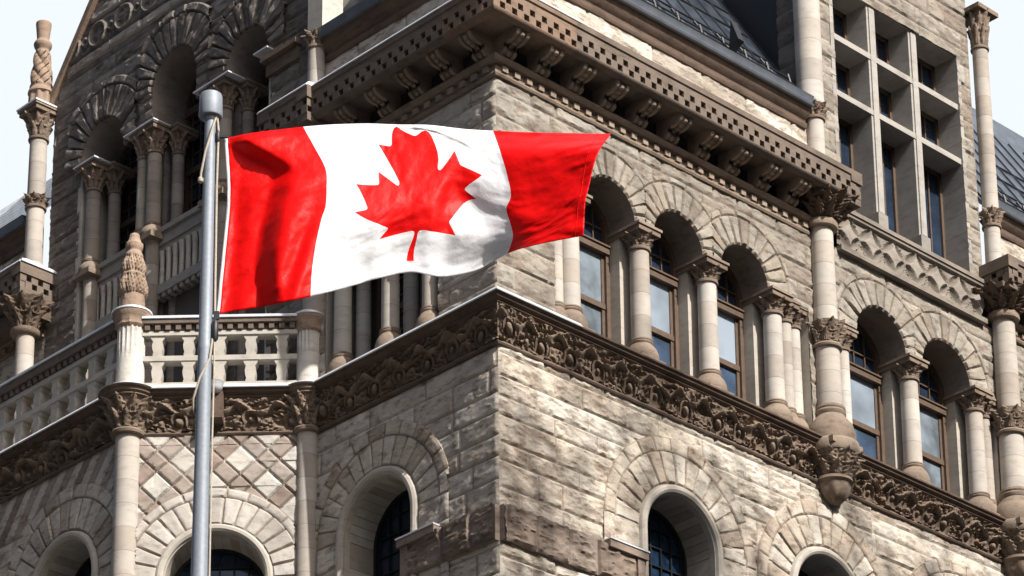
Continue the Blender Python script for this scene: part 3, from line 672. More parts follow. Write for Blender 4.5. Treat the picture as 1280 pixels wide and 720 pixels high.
w = MB(FF); rockwall(w, 0, 12, GZ, -5.2, 0.25, 0.04, 44); w.build('wall', M['ashlar'], bld)
b = MB(); P = [(0.3, 4.9), (-0.12, 4.95), (-2.46, 7.29), (-2.46, 19.2), (0.3, 19.2)]
b.add([(x, y, z) for z in (0.5, 0.8) for x, y in P], None, [(0, 2, 1), (0, 3, 2), (0, 4, 3), (5, 6, 7), (5, 7, 8), (5, 8, 9)]); b.build('balcony_floor', M['trim'], bld, 0)

# ------------------------------------------------------------------ carved sill cornice round the whole front
PATH = [(-2.46, 19.2), tuple(A160), (0.0, 4.83), (0, 0), (20, 0)]
fz = MB()
relief(fz, PATH, lambda z: 0.09 + 0.13 * np.clip((z - 0.1) / 0.5, 0, 1) ** 2, 0.06, 0.66, frieze_fn)
fz.build('carved_frieze', M['carved'], bld, 60)
t = MB()
sweep(t, PATH, [(0, -0.01), (0.07, -0.01), (0.09, 0.02), (0.075, 0.06), (0.0, 0.065)], tone=0.6)
sweep(t, PATH, [(0.1, 0.655), (0.19, 0.66), (0.225, 0.69), (0.215, 0.72), (0.24, 0.73), (0.29, 0.755), (0.30, 0.80), (0.34, 0.81), (0.345, 0.84), (0.30, 0.845), (0.16, 0.86), (0.16, 0.98), (0.0, 1.02)], tone=0.45)
t.build('cornice', M['trim'], bld, 50)
def drip(path, d, z, seg=2):
    f = MB(); sweep(f, path, [(d - 0.10, z - 0.022), (d + 0.012, z - 0.026), (d + 0.018, z - 0.012), (d - 0.05, z + 0.07), (d - 0.18, z + 0.10)]); return f.build('flashing', M['lead'], bld, 30)
drip([(-2.46, 19.2), tuple(A160), (0.0, 4.83), (0, 0), (1.75, 0)], 0.345, 0.845)

# columns of the bay and their leafy capitals in the cornice
for fc, u, d, r in ((FK, 0.0, 0.0, 0.205), (FK, KL, 0.0, 0.245)):
    col = column(fc, u, d, r, GZ, 0.02, bld, base=0.5, cap=0)
    cp = MB(fc); zz = np.linspace(0.1, 0.68, 34); tt = (zz - 0.1) / 0.58
    cp.lathe(u, d, [(r * 1.1, -0.02), (r * 1.28, 0.0), (r * 1.34, 0.05), (r * 1.24, 0.09), (r * 1.05, 0.1)], n=28, tone=0.6)
    cp.lathe(u, d, list(zip(r * (1.1 + 0.75 * tt ** 1.5), zz)), n=110, disp=leafy(10, 0.085, 0.1, 0.68), tone=0.5, cap=False)
    th0 = r * 1.95
    cp.lathe(u, d, [(th0 * 0.9, 0.67), (th0, 0.69), (th0 * 0.97, 0.72), (th0 * 1.08, 0.75), (th0 * 1.1, 0.80), (th0 * 1.2, 0.815), (th0 * 1.2, 0.845), (th0, 0.86)], n=32, tone=0.5)
    cp.build('capital', M['carved'], col)
    f = MB(fc); f.lathe(u, d, [(th0 * 1.1, 0.835), (th0 * 1.24, 0.835), (th0 * 1.25, 0.842), (th0 * 1.05, 0.9), (th0 * 0.6, 0.93)], n=32); f.build('flashing', M['lead'], bld)
    # fluted pier standing on it
    zt = 2.36 if u == 0 else 2.5
    def flute(TH, Z): return -0.022 * (np.abs(np.sin(TH * 9)) ** 1.5) * sstep(1.55, 1.75, Z)
    p = MB(fc); zz = np.concatenate([[0.9, 1.0], np.linspace(1.1, zt - 0.3, 9)])
    p.lathe(u, d, [(r * 1.08, z) for z in zz], n=72, disp=flute, tone=0.9)
    pier = p.build('pier', M['canted'], bld)
    p = MB(fc); p.lathe(u, d, [(r * 1.1, zt - 0.31), (r * 1.25, zt - 0.27), (r * 1.2, zt - 0.2), (r * 1.35, zt - 0.12), (r * 1.5, zt - 0.05), (r * 1.52, zt)], n=28, disp=lambda TH, Z: 0.012 * np.cos(TH * 12) * (Z < zt - 0.1), tone=0.7); p.build('capital', M['finial'], pier)
    p = MB(fc); p.lathe(u, d, [(r * 1.45, zt), (r * 1.58, zt + 0.002), (r * 1.58, zt + 0.035), (r * 1.2, zt + 0.09), (0.02, zt + 0.1)], n=28); p.build('flashing', M['lead'], pier)
# finial on the outer pier
fi = MB(FK)
zz = np.array([2.58, 2.62, 2.9, 2.92, 2.98, 3.08, 3.2, 3.26, 3.32, 3.36, 3.42, 3.52, 3.64, 3.70, 3.74, 3.80, 3.84, 3.92, 4.0, 4.03, 4.12, 4.2, 4.25]); rr = np.array([.24, .235, .225, .25, .275, .275, .25, .22, .235, .2, .225, .23, .19, .165, .175, .16, .13, .165, .17, .13, .1, .09, .02])
zf = np.linspace(2.58, 4.25, 110); rf = np.interp(zf, zz, rr)
fi.lathe(KL, 0, list(zip(rf, zf)), n=90, disp=lambda TH, Z: (0.034 * (np.abs(np.cos(TH * 4 + (Z > 3.3) * 0.4)) ** 0.7 - 0.6) - 0.03 * (np.abs(np.sin(TH * 12 + Z * 10)) < 0.3)) * ((np.abs(Z - 3.1) < 0.2) | (np.abs(Z - 3.53) < 0.17)) + 0.02 * (fbm(TH * 5, Z * 12, 3) - 0.5), tone=0.6)
fi.build('finial', M['finial'], bld, 60)
# smooth pier over the inner fluted one
column(FL, 4.86, 0.1, 0.2, 2.4, 5.4, bld, base=0.0, cap=0.5)

# balustrades
def balustrade(face, u0, u1, n, zt):
    r_ = MB(face)
    r_.lbox(u0, u1, -0.16, 0.16, 0.86, 1.03, 0.8); r_.lbox(u0, u1, -0.12, 0.12, 1.5, 1.6, 0.9)
    r_.lbox(u0, u1, -0.13, 0.13, 2.02, 2.1, 0.9)
    rail = r_.build('balustrade', M['smooth'], bld, 0)
    r2 = MB(face); r2.lbox(u0, u1, -0.18, 0.2, 2.24, zt - 0.03, 0.3); r2.lbox(u0, u1, -0.14, 0.1, 2.09, 2.25, 0.2)
    k = int((u1 - u0) / 0.19)
    for i in range(k): r2.lbox(u0 + (i + 0.25) * (u1 - u0) / k, u0 + (i + 0.75) * (u1 - u0) / k, 0.09, 0.17, 2.12, 2.25, 0.4)
    r2.build('top_rail', M['check'], rail, 0)
    f = MB(face); f.lbox(u0, u1, -0.22, 0.23, zt - 0.03, zt + 0.01); f.lbox(u0, u1, -0.2, 0.19, zt + 0.008, zt + 0.04); f.build('rail_flashing', M['lead'], rail, 0)
    for i in range(n):
        x = u0 + (i + 0.5) * (u1 - u0) / n
        for za, zb in ((1.03, 1.5), (1.6, 2.02)):
            b = MB(face); h = zb - za
            pr = [(0.085, 0), (0.09, .12), (0.075, .2), (0.095, .35), (0.105, .55), (0.085, .75), (0.13, .9), (0.135, 1.0)]
            for (a, ta), (c_, tb_) in zip(pr[:-1], pr[1:]):
                P = face.pts([x - a, x + a, x + a, x - a, x - c_, x + c_, x + c_, x - c_], [-.13, -.13, .1, .1, -.13, -.13, .1, .1], [za + ta * h] * 4 + [za + tb_ * h] * 4)
                b.add(P, [(0, 1, 5, 4), (1, 2, 6, 5), (2, 3, 7, 6), (3, 0, 4, 7)], None, 0.8)
            b.build('baluster', M['smooth'], rail, 30)
balustrade(FK, 0.2, KL - 0.22, 5, 2.36); balustrade(FF, 0.22, 9.5, 16, 2.44)
s = MB(FK); s.lbox(KC - 0.12, KC + 0.16, 0.1, 0.42, 0.18, 0.72, 0.3); s.build('spout_block', M['trim'], bld)
s = MB(FK); s.lathe(KC + 0.02, 0.46, [(0.06, 0.66), (0.1, 0.68), (0.14, 0.74), (0.16, 0.84), (0.17, 0.85), (0.13, 0.83), (0.05, 0.74)], n=20); s.build('rain_spout', M['lead'], bld)

# ------------------------------------------------------------------ window storey, right facade
ZS = 3.71
def imposts(face, us, z1, r, pier=0.26, dfront=-0.12, back=-0.7, base=0.45):
    for u, k in us:
        column(face, u, dfront if k == 0 else dfront - 0.06 * k, r if k == 0 else r * 0.8, 0.98, z1, bld, base=base, cap=0.46, wide=1.55, abd=back)
def arcade_right(us, centers, r, u0, u1, seed, hole, uhole, colr=0.19):
    hl = [('rect', hole[0], hole[1], 0.5, ZS)] + [('arc', c_, ZS, r + 0.1) for c_ in centers]
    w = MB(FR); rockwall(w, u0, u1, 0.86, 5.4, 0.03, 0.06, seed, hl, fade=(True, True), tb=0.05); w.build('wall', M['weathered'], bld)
    half = (centers[1] - centers[0]) / 2
    for i, c_ in enumerate(centers):
        cl = (half if i else 99, half if i < len(centers) - 1 else 99)
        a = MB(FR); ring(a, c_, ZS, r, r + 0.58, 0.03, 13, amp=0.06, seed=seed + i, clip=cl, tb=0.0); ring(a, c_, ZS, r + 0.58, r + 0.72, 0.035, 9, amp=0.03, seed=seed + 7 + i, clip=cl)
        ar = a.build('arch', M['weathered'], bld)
        sf = MB(FR); sf.soffit(c_, ZS, r, 0.03, -0.75, ZS - 0.02, tone=0.6); sf.build('arch_soffit', M['soffit'], ar, 60)
        arch_window(FR, c_, ZS, r - 0.02, 0.98, -0.68, bld, 'sash')
    for i in range(len(centers) + 1):                         # piers between the windows
        a = hole[0] if i == 0 else centers[i - 1] + r; b = hole[1] if i == len(centers) else centers[i] - r
        p = MB(FR); p.lbox(a, b, -0.8, -0.38, 0.9, ZS + 0.02, 0.5); p.build('pier', M['smooth'], bld, 0)
        p = MB(FR); p.lbox(a, b, -0.75, 0.02, ZS - 0.02, ZS + 0.06, 0.5); p.build('impost', M['soffit'], bld, 0)
    for a in (hole[0] - 0.1, hole[1]):
        p = MB(FR); p.lbox(a, a + 0.1, -0.8, -0.002, 0.9, ZS, 0.5); p.build('jamb', M['smooth'], bld, 0)
    imposts(FR, us, ZS, colr)
arcade_right([(1.92, 0), (1.6, 1), (3.755, 0), (5.59, 0), (7.44, 0), (7.84, 1), (8.16, 2)], [2.835, 4.672, 6.51], 0.66, 0, 9.0, 51, (1.4, 8.35), None)
arcade_right([(9.55, 1), (11.55, 0), (13.64, 0), (14.02, 1)], [10.55, 12.6], 0.77, 9.0, 14.4, 61, (9.25, 14.2), None, 0.19)
arcade_right([(15.4, 0), (17.1, 0), (18.9, 0)], [16.25, 18.0], 0.66, 14.4, 20, 71, (15.1, 19.2), None)
sp = MB(FR); sp.lbox(1.2, 20, -0.9, 0.14, 0.84, 0.985, 0.7); sp.build('sill', M['trim'], bld)

# left facade, window storey (columns in two ranks in front of dark openings)
hl = [('rect', 1.5, 4.6, 0.5, ZS), ('arc', 2.38, ZS, 0.5), ('arc', 3.55, ZS, 0.52)]
w = MB(FL); rockwall(w, 0, 5.2, 0.86, 5.4, 0.035, 0.05, 55, hl, fade=(True, False), tb=0.05, stainamt=0.25); w.build('wall', M['ashlar'], bld)
for c_, r in ((2.38, 0.44), (3.55, 0.46)):
    a = MB(FL); ring(a, c_, ZS, r, r + 0.5, 0.03, 11, amp=0.05, seed=57, clip=0.58); ar = a.build('arch', M['ashlar'], bld)
    sf = MB(FL); sf.soffit(c_, ZS, r, 0.03, -0.8, ZS - 0.02, tone=0.5); sf.build('arch_soffit', M['soffit'], ar, 60)
    arch_window(FL, c_, ZS, r, 0.98, -0.8, bld, 'dark', 'darkpane')
for u in (1.82, 2.92, 4.24):
    column(FL, u, -0.1, 0.17, 0.98, ZS, bld, base=0.45, cap=0.46, abd=-0.8)
    column(FL, u - 0.1, -0.52, 0.15, 0.98, ZS, bld, base=0.45, cap=0.46)
for a in (1.4, 4.6):
    p = MB(FL); p.lbox(a, a + 0.1, -0.9, -0.002, 0.9, ZS, 0.5); p.build('jamb', M['smooth'], bld, 0)
p = MB(FL); p.lbox(1.2, 4.9, -1.0, 0.14, 0.84, 0.985, 0.7); p.build('sill', M['trim'], bld)

# ------------------------------------------------------------------ dentil course, brackets, main cornice
for path in ([(0, 5.0), (0, 0), (8.45, 0)], [(14.5, 0), (20, 0)], [(0, 20), (0, 13.6)]):
    t = MB(); sweep(t, path, [(0, 5.34), (0.07, 5.34), (0.09, 5.38), (0.08, 5.42), (0.05, 5.43), (0.05, 5.58), (0.14, 5.59), (0.18, 5.63), (0.19, 5.68), (0.17, 5.71), (0, 5.73)], tone=0.6)
    pp, mm = mitres(path)
    for i in range(len(pp) - 1):
        v = pp[i + 1] - pp[i]; L = np.linalg.norm(v); v = v / L
        fc = Face((pp[i][0], pp[i][1], 0), (v[0], v[1], 0), (v[1], -v[0], 0)); tb = MB(fc); k = int(L / 0.3)
        for j in range(k): tb.lbox((j + 0.28) * L / k, (j + 0.72) * L / k, 0.0, 0.11, 5.45, 5.56, 1.0)
        t.V += [x for x in tb.V]; t.Q += [q + t.n for q in tb.Q]; t.A += tb.A; t.B += tb.B; t.n += tb.n
    t.build('dentil_course', M['carved'], bld)
DC = 0.78
def main_cornice(path, ends=(None, None), d=DC, mt='check'):
    t = MB()
    sweep(t, path, [(0.0, 6.10), (d - 0.16, 6.10), (d - 0.15, 6.05), (d - 0.05, 6.07), (d - 0.01, 6.10), (d, 6.13)], caps=False, tone=0.4)
    sweep(t, path, [(d, 6.44), (d, 6.56), (d + 0.03, 6.58), (d + 0.035, 6.69), (0.0, 6.72)], caps=False, tone=0.5)
    ob = t.build('main_cornice', M[mt], bld)
    pp, mm = mitres(path)
    k = MB()
    for i in range(len(pp) - 1):
        v = pp[i + 1] - pp[i]; L = np.linalg.norm(v); v = v / L; n_ = np.array([v[1], -v[0]])
        fc = Face((pp[i][0], pp[i][1], 0), (v[0], v[1], 0), (n_[0], n_[1], 0))
        a = (mm[i] @ v) * d; b = L + (mm[i + 1] @ v) * d
        q = MB(fc); cell_checker(q, a, b, d, 6.13)
        k.V += q.V; k.Q += [x + k.n for x in q.Q]; k.A += q.A; k.B += q.B; k.n += q.n
    for e, i in zip(ends, (0, -1)):                           # returned ends
        if e is None: continue
        v = (pp[1] - pp[0]) if i == 0 else (pp[-1] - pp[-2]); v = v / np.linalg.norm(v); n_ = np.array([v[1], -v[0]])
        # U runs along the return, N looks out along the path end
        sgn = -1 if i == 0 else 1
        fc = Face((pp[i][0], pp[i][1], 0), (n_[0], n_[1], 0), (sgn * v[0], sgn * v[1], 0))
        q = MB(fc); cell_checker(q, 0.0, d, 0.0, 6.13); q.lbox(0, d - 0.01, -0.3, 0.0, 5.97, 6.13, 0.4); q.lbox(0, d + 0.03, -0.3, 0.03, 6.44, 6.7, 0.5)
        k.V += q.V; k.Q += [x + k.n for x in q.Q]; k.A += q.A; k.B += q.B; k.n += q.n
    k.build('chequer_band', M[mt], ob)
    return ob
main_cornice([(0, 4.16), (0, 0.55)]); main_cornice([(0, 0.55), (0, 0), (1.3, 0)], mt='warmcheck'); main_cornice([(1.3, 0), (9.22, 0)], (None, 1)); main_cornice([(0, 5.57), (0, 4.16)], (1, 1), d=0.9)
main_cornice([(13.95, 0), (20, 0)], (1, None)); main_cornice([(0, 20), (0, 13.33)], (None, 1), d=0.88)
drip([(0, 4.14), (0, 0), (1.4, 0)], DC + 0.035, 6.7); drip([(0, 5.59), (0, 4.14)], 0.935, 6.7)
drip([(0, 20), (0, 13.31)], 0.915, 6.7)
for fc, path in ((Face((0, 13.31, 0), (1, 0, 0), (0, -1, 0)), None),):
    f = MB(fc); f.lbox(-0.9, 0.0, 0.0, 0.04, 6.69, 6.74); f.build('flashing', M['lead'], bld, 0)
for fc, us in ((FR, [-0.1 + 0.849 * k for k in range(10)] + [15.2 + 0.85 * k for k in range(5)]), (FL, [-0.05 + 0.849 * k for k in range(6)] + [14.9 + 0.85 * k for k in range(5)])):
    for u in us:
        b = MB(fc); u = u + 0.2
        cur = [(0.0, 5.72), (0.17, 5.72), (0.23, 5.745), (0.27, 5.79), (0.27, 5.84), (0.25, 5.87), (0.30, 5.90), (0.38, 5.90), (0.46, 5.91), (0.54, 5.94), (0.60, 5.99), (0.62, 6.04), (0.61, 6.11), (0.0, 6.11)]
        b.prism(cur, u - 0.11, u + 0.11, 0.5)
        for sg in (-1, 1): b.prism([(a + (0.025 if 0 < i_ < 12 else 0), z - (0.02 if 0 < i_ < 12 else 0)) for i_, (a, z) in enumerate(cur)], u + sg * 0.125 - 0.035, u + sg * 0.125 + 0.035, 0.75)
        for dd, z in ((0.22, 5.76), (0.29, 5.90), (0.40, 5.905), (0.5, 5.93), (0.58, 5.98)): b.lathe(u, dd, [(0.0, z - 0.07), (0.05, z - 0.035), (0.06, z), (0.04, z + 0.04)], n=12, tone=float(0.6 + 0.4 * rng.rand()))
        b.build('bracket', M['carved'], bld)

# giant engaged columns with corbels
def giant(face, u, d, r, seed, low=True):
    c1 = column(face, u, d, r, 3.42, 5.55, bld, base=0, cap=0)
    cp = MB(face); cp.lathe(u, d, [(r, 5.5), (r * 1.35, 5.52), (r * 1.42, 5.58), (r * 1.35, 5.66), (r * 1.2, 5.68)], n=28, tone=0.8)
    zz = np.linspace(5.68, 6.12, 28); tt = np.linspace(0, 1, 28)
    cp.lathe(u, d + 0.06, list(zip(r * (1.25 + 1.35 * tt ** 1.1), zz)), n=120, disp=leafy(11, 0.12, 5.68, 6.12), tone=0.05, cap=False); cp.lbox(u - 0.55, u + 0.5, 0, 0.66, 6.0, 6.12, 0.1); cp.build('capital', M['carved'], c1)
    cp = MB(face); cp.lathe(u, d, [(r, 2.86), (r * 1.25, 2.88), (r * 1.3, 2.92), (r * 1.2, 2.96)], n=28, tone=0.7)
    zz = np.linspace(2.96, 3.42, 28); tt = np.linspace(0, 1, 28)
    cp.lathe(u, d, list(zip(r * (1.15 + 0.35 * tt), zz)), n=110, disp=leafy(9, 0.06, 2.96, 3.42, 2), tone=0.5)
    c2 = column(face, u, d, r * 1.08, 0.8, 2.9, bld, base=0.85, cap=0, bmul=1.12); cp.build('capital', M['carved'], c2)
    co = MB(face); rb = r * 2.25
    co.lathe(u, d, [(r * 1.6, 0.88), (rb * 0.98, 0.82), (rb, 0.76), (rb, 0.62), (rb * 0.95, 0.58)], n=36, tone=0.9)
    zz = np.linspace(0.58, 0.1, 32); tt = np.linspace(0, 1, 32)
    co.lathe(u, d, list(zip(rb * (0.92 - 0.34 * tt ** 1.4), zz)), n=130, disp=lambda TH, Z: leafy(10, 0.09, 0.1, 0.58, 2)(TH, Z) + 0.03 * (np.abs(np.sin(TH * 16)) > 0.5) * (Z > 0.53), tone=0.6, cap=False)
    co.lathe(u, d, [(rb * 0.55, 0.1), (rb * 0.7, 0.09), (rb * 0.72, 0.03), (rb * 0.62, -0.01), (rb * 0.6, -0.08), (rb * 0.54, -0.2), (rb * 0.4, -0.3), (rb * 0.15, -0.38), (0.01, -0.4)], n=36, disp=lambda TH, Z: 0.02 * np.cos(TH * 8) * (Z < -0.05), tone=0.5)
    co.build('corbel', M['carved'], bld, 60)
giant(FR, 8.72, 0.14, 0.24, 1); giant(FR, 14.42, 0.2, 0.25, 2)

# ------------------------------------------------------------------ parapets, gutters, roofs
def parapet(path, faces):
    for fc, a, b, sd in faces:
        w = MB(fc); rockwall(w, a, b, 6.72, 7.8, 0.035, 0.05, sd, hc=(0.5, 0.56), ln=(1.2, 2.4), fade=(a == 0, False), tb=0.3); w.build('wall', M['ashlar'], bld)
    t = MB(); sweep(t, path, [(0, 7.74), (0.06, 7.75), (0.09, 7.80), (0.09, 7.86), (0.05, 7.88), (0.06, 7.93), (0.14, 8.0), (0.22, 8.14), (0.22, 8.2), (0, 8.2)], tone=0.5); t.build('eaves_moulding', M['trim'], bld)
    g = MB(); sweep(g, path, [(0.2, 8.16), (0.29, 8.16), (0.31, 8.2), (0.27, 8.24), (0.30, 8.36), (0.31, 8.375), (0.2, 8.38), (0.16, 8.3), (0.0, 8.36)], tone=0.5); g.build('gutter', M['gutter'], bld)
parapet([(0, 4.6), (0, 0), (8.5, 0)], [(FR, 0, 9.0, 81), (FL, 0, 4.9, 82)])
parapet([(14.4, 0), (20, 0)], [(FR, 14.4, 20, 83)]); parapet([(0, 20), (0, 14.2)], [(FL, 13.9, 20, 84)])
def roof_poly(name, V, origin, ax, up, mt='slate'):
    V = np.array(V, float); o = np.array(origin); ax = np.array(ax, float); up = np.array(up, float); up /= np.linalg.norm(up)
    m = MB(); m.add(V, [tuple(range(4))], None, (V - o) @ ax, (V - o) @ up); return m.build(name, M[mt], bld, 0)
T = 4.0; TZ = 8.34 + T * 1.6
roof_poly('roof', [(0.05, 0.05, 8.34), (9.0, 0.05, 8.34), (9.0, 0.05 + T, TZ), (0.05 + T, 0.05 + T, TZ)], (0, 0, 8.34), (1, 0, 0), (0, 1, 1.6))
roof_poly('roof', [(0.05, 0.05, 8.34), (0.05 + T, 0.05 + T, TZ), (0.05 + T, 5.2, TZ), (0.05, 5.2, 8.34)], (0, 0, 8.34), (0, 1, 0), (1, 0, 1.6))
roof_poly('roof', [(14.2, 0.05, 8.34), (22, 0.05, 8.34), (22, 0.05 + T, TZ), (14.2, 0.05 + T, TZ)], (14, 0, 8.34), (1, 0, 0), (0, 1, 1.6))
roof_poly('roof', [(0.05, 13.6, 8.5), (0.05, 24, 8.5), (1.2, 24, 10.35), (1.2, 13.6, 10.35)], (0, 13, 8.5), (0, 1, 0), (1, 0, 1.6), 'glareslate')
def guards(u0, u1):
    g = MB(FR)
    for k in range(3):
        z = 8.62 + 0.19 * k; d = -0.02 - 0.11 * k
        a = FR.pts(u0, d, z); b = FR.pts(u1, d, z); g.tube([a, b], 0.02, 6)
    n = int((u1 - u0) / 0.62)
    for i in range(n + 1):
        u = u0 + (u1 - u0) * i / n
        g.tube([FR.pts(u, -0.1, 8.44), FR.pts(u, -0.27, 9.1)], 0.03, 6); g.tube([FR.pts(u, -0.1, 8.46), FR.pts(u - 0.42, -0.62, 9.45)], 0.028, 6)
    g.build('snow_guard', M['iron'], bld)
def seams(u0, u1):
    g = MB(FR); n = int((u1 - u0) / 0.55)
    for i in range(n + 1):
        u = u0 + (u1 - u0) * i / n; top = min(3.2, max(0.4, (u - 0.2) * 1.0))
        g.tube([FR.pts(u, -0.06, 8.37), FR.pts(u - 0.0, -0.06 - top, 8.37 + top * 1.6)], 0.022, 6)
    for k in range(4):
        g.tube([FR.pts(u0 + 0.5 + k * 0.6, -0.45 - k * 0.5, 8.37 + (0.4 + k * 0.5) * 1.6), FR.pts(u1, -0.45 - k * 0.5, 8.37 + (0.4 + k * 0.5) * 1.6)], 0.02, 6)
    g.build('roof_bars', M['iron'], bld)
seams(0.8, 8.6); seams(14.7, 21)
guards(0.6, 8.4); guards(14.7, 19.5)
lp = MB(FR); lp.prism([(0.05, 8.6), (0.3, 8.75), (0.12, 9.25)], 6.28, 6.46); lp.build('floodlight', M['iron'], bld)

# ------------------------------------------------------------------ tall dormer on the right facade
panel = MB(FR); ul = np.linspace(9.3, 13.95, 190); zl = np.linspace(5.40, 6.3, 44); U, Z = np.meshgrid(ul, zl, indexing='xy')
yy = Z - 5.83; R_ = 0.35
def circ(cx, cy): return np.hypot(U - cx, yy - cy)
pet = np.zeros(U.shape); dia = np.zeros(U.shape)
for k in range(0, 7):
    cx = 9.66 + k * 0.70; c0 = circ(cx, 0)
    for sx_ in (-1, 1):
        for sy_ in (-1, 1): pet = np.maximum(pet, np.clip(np.minimum(R_ - c0, R_ - circ(cx + sx_ * 0.35, sy_ * 0.35)) / 0.10, 0, 1))
    dia = np.maximum(dia, (c0 < R_) * 1.0)
h = -0.11 * np.sqrt(pet) - 0.05 * (1 - dia)
h = np.where(np.abs(yy) > 0.365, 0.0, h)
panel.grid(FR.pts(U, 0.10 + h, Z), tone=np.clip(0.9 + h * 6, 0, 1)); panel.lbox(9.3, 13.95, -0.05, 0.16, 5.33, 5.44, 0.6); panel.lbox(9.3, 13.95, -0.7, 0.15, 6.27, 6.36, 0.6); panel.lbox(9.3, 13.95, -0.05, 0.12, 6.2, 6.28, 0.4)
panel.build('parapet_panel', M['panel'], bld)
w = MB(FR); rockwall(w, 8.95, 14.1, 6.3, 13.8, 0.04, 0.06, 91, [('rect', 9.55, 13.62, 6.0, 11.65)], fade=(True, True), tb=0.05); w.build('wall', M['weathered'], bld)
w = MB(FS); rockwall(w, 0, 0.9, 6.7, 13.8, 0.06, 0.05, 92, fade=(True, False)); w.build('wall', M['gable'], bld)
w = MB(FS); w.lbox(0.9, 6, -0.2, 0.02, 6.7, 14); w.build('slate_cheek', M['iron'], bld, 0)
for u in (9.44, 13.62):
    j = MB(FR); z = 6.36; k = 0
    while z < 11.65:
        z2 = min(11.65, z + (0.62 if k % 2 else 0.45)); j.lbox(u, u + 0.11, -0.7, 0.03, z, z2 - 0.006, float(h01(k, u))); z = z2; k += 1
    j.build('window_jamb', M['dimsmooth'], bld, 0)
l = MB(FR); l.lbox(9.44, 13.73, -0.7, 0.0, 11.65, 11.9, 0.5); l.build('lintel', M['dimsmooth'], bld, 0)
xs = [9.55, 10.84, 12.2, 13.62]; zt = [6.36, 9.1, 10.42, 11.65]
for x in xs[1:3]:
    m_ = MB(FR); m_.lbox(x - 0.135, x + 0.135, -0.66, -0.03, 6.75, 11.65, 0.8); m_.prism([(-0.04, 6.76), (0.0, 6.8), (0.0, 11.6), (-0.04, 11.64)], x - 0.08, x + 0.08, 0.9); m_.lbox(x - 0.15, x + 0.15, -0.66, 0.03, 6.36, 6.76, 0.1); m_.build('mullion', M['dimsmooth'], bld)
for z in zt[1:3]:
    m_ = MB(FR); m_.lbox(9.55, 13.62, -0.64, -0.012, z - 0.065, z + 0.065, 0.8); m_.build('transom', M['dimsmooth'], bld)
for i in range(3):
    for j in range(3):
        a = xs[i] + (0.135 if i else 0); b = xs[i + 1] - (0.135 if i < 2 else 0); z0, z1 = zt[j] + (0.065 if j else 0), zt[j + 1] - (0.065 if j < 2 else 0)
        f = MB(FR); d = -0.6
        for p in ((a, a + 0.07, z0, z1), (b - 0.07, b, z0, z1), (a, b, z0, z0 + 0.08), (a, b, z1 - 0.07, z1)): f.lbox(p[0], p[1], d - 0.05, d + 0.04, p[2], p[3])
        n_ = 2
        for q in range(1, n_ + 1): f.lbox(a + (b - a) * q / (n_ + 1) - 0.02, a + (b - a) * q / (n_ + 1) + 0.02, d - 0.04, d + 0.02, z0, z1)
        fr = f.build('window', M['wood'], bld, 0)
        g = MB(FR); g.lbox(a + 0.03, b - 0.03, d - 0.06, d - 0.02, z0 + 0.03, z1 - 0.03); g.build('pane', M['darkpane'], fr, 0)
c1 = column(FR, 8.72, 0.1, 0.19, 6.72, 8.32, bld, base=0, cap=0.34, wide=1.5, square=False)
sh = MB(FR); sh.lathe(8.82, -0.06, [(0.27, z) for z in np.linspace(8.34, 13.8, 20)], n=36, tone=0.8); sh.build('corner_shaft', M['shaft'], bld)
c2 = column(FR, 14.3, 0.16, 0.18, 6.74, 8.1, bld, base=0, cap=0.42, wide=1.35, square=False)
c3 = column(FR, 14.3, 0.16, 0.175, 8.1, 12.95, bld, base=0, cap=0.95, wide=1.35, square=False)
cb = MB(FR); cb.lbox(14.0, 14.7, -0.3, 0.42, 12.9, 13.0, 0.5); cb.build('capital_block', M['carved'], bld)

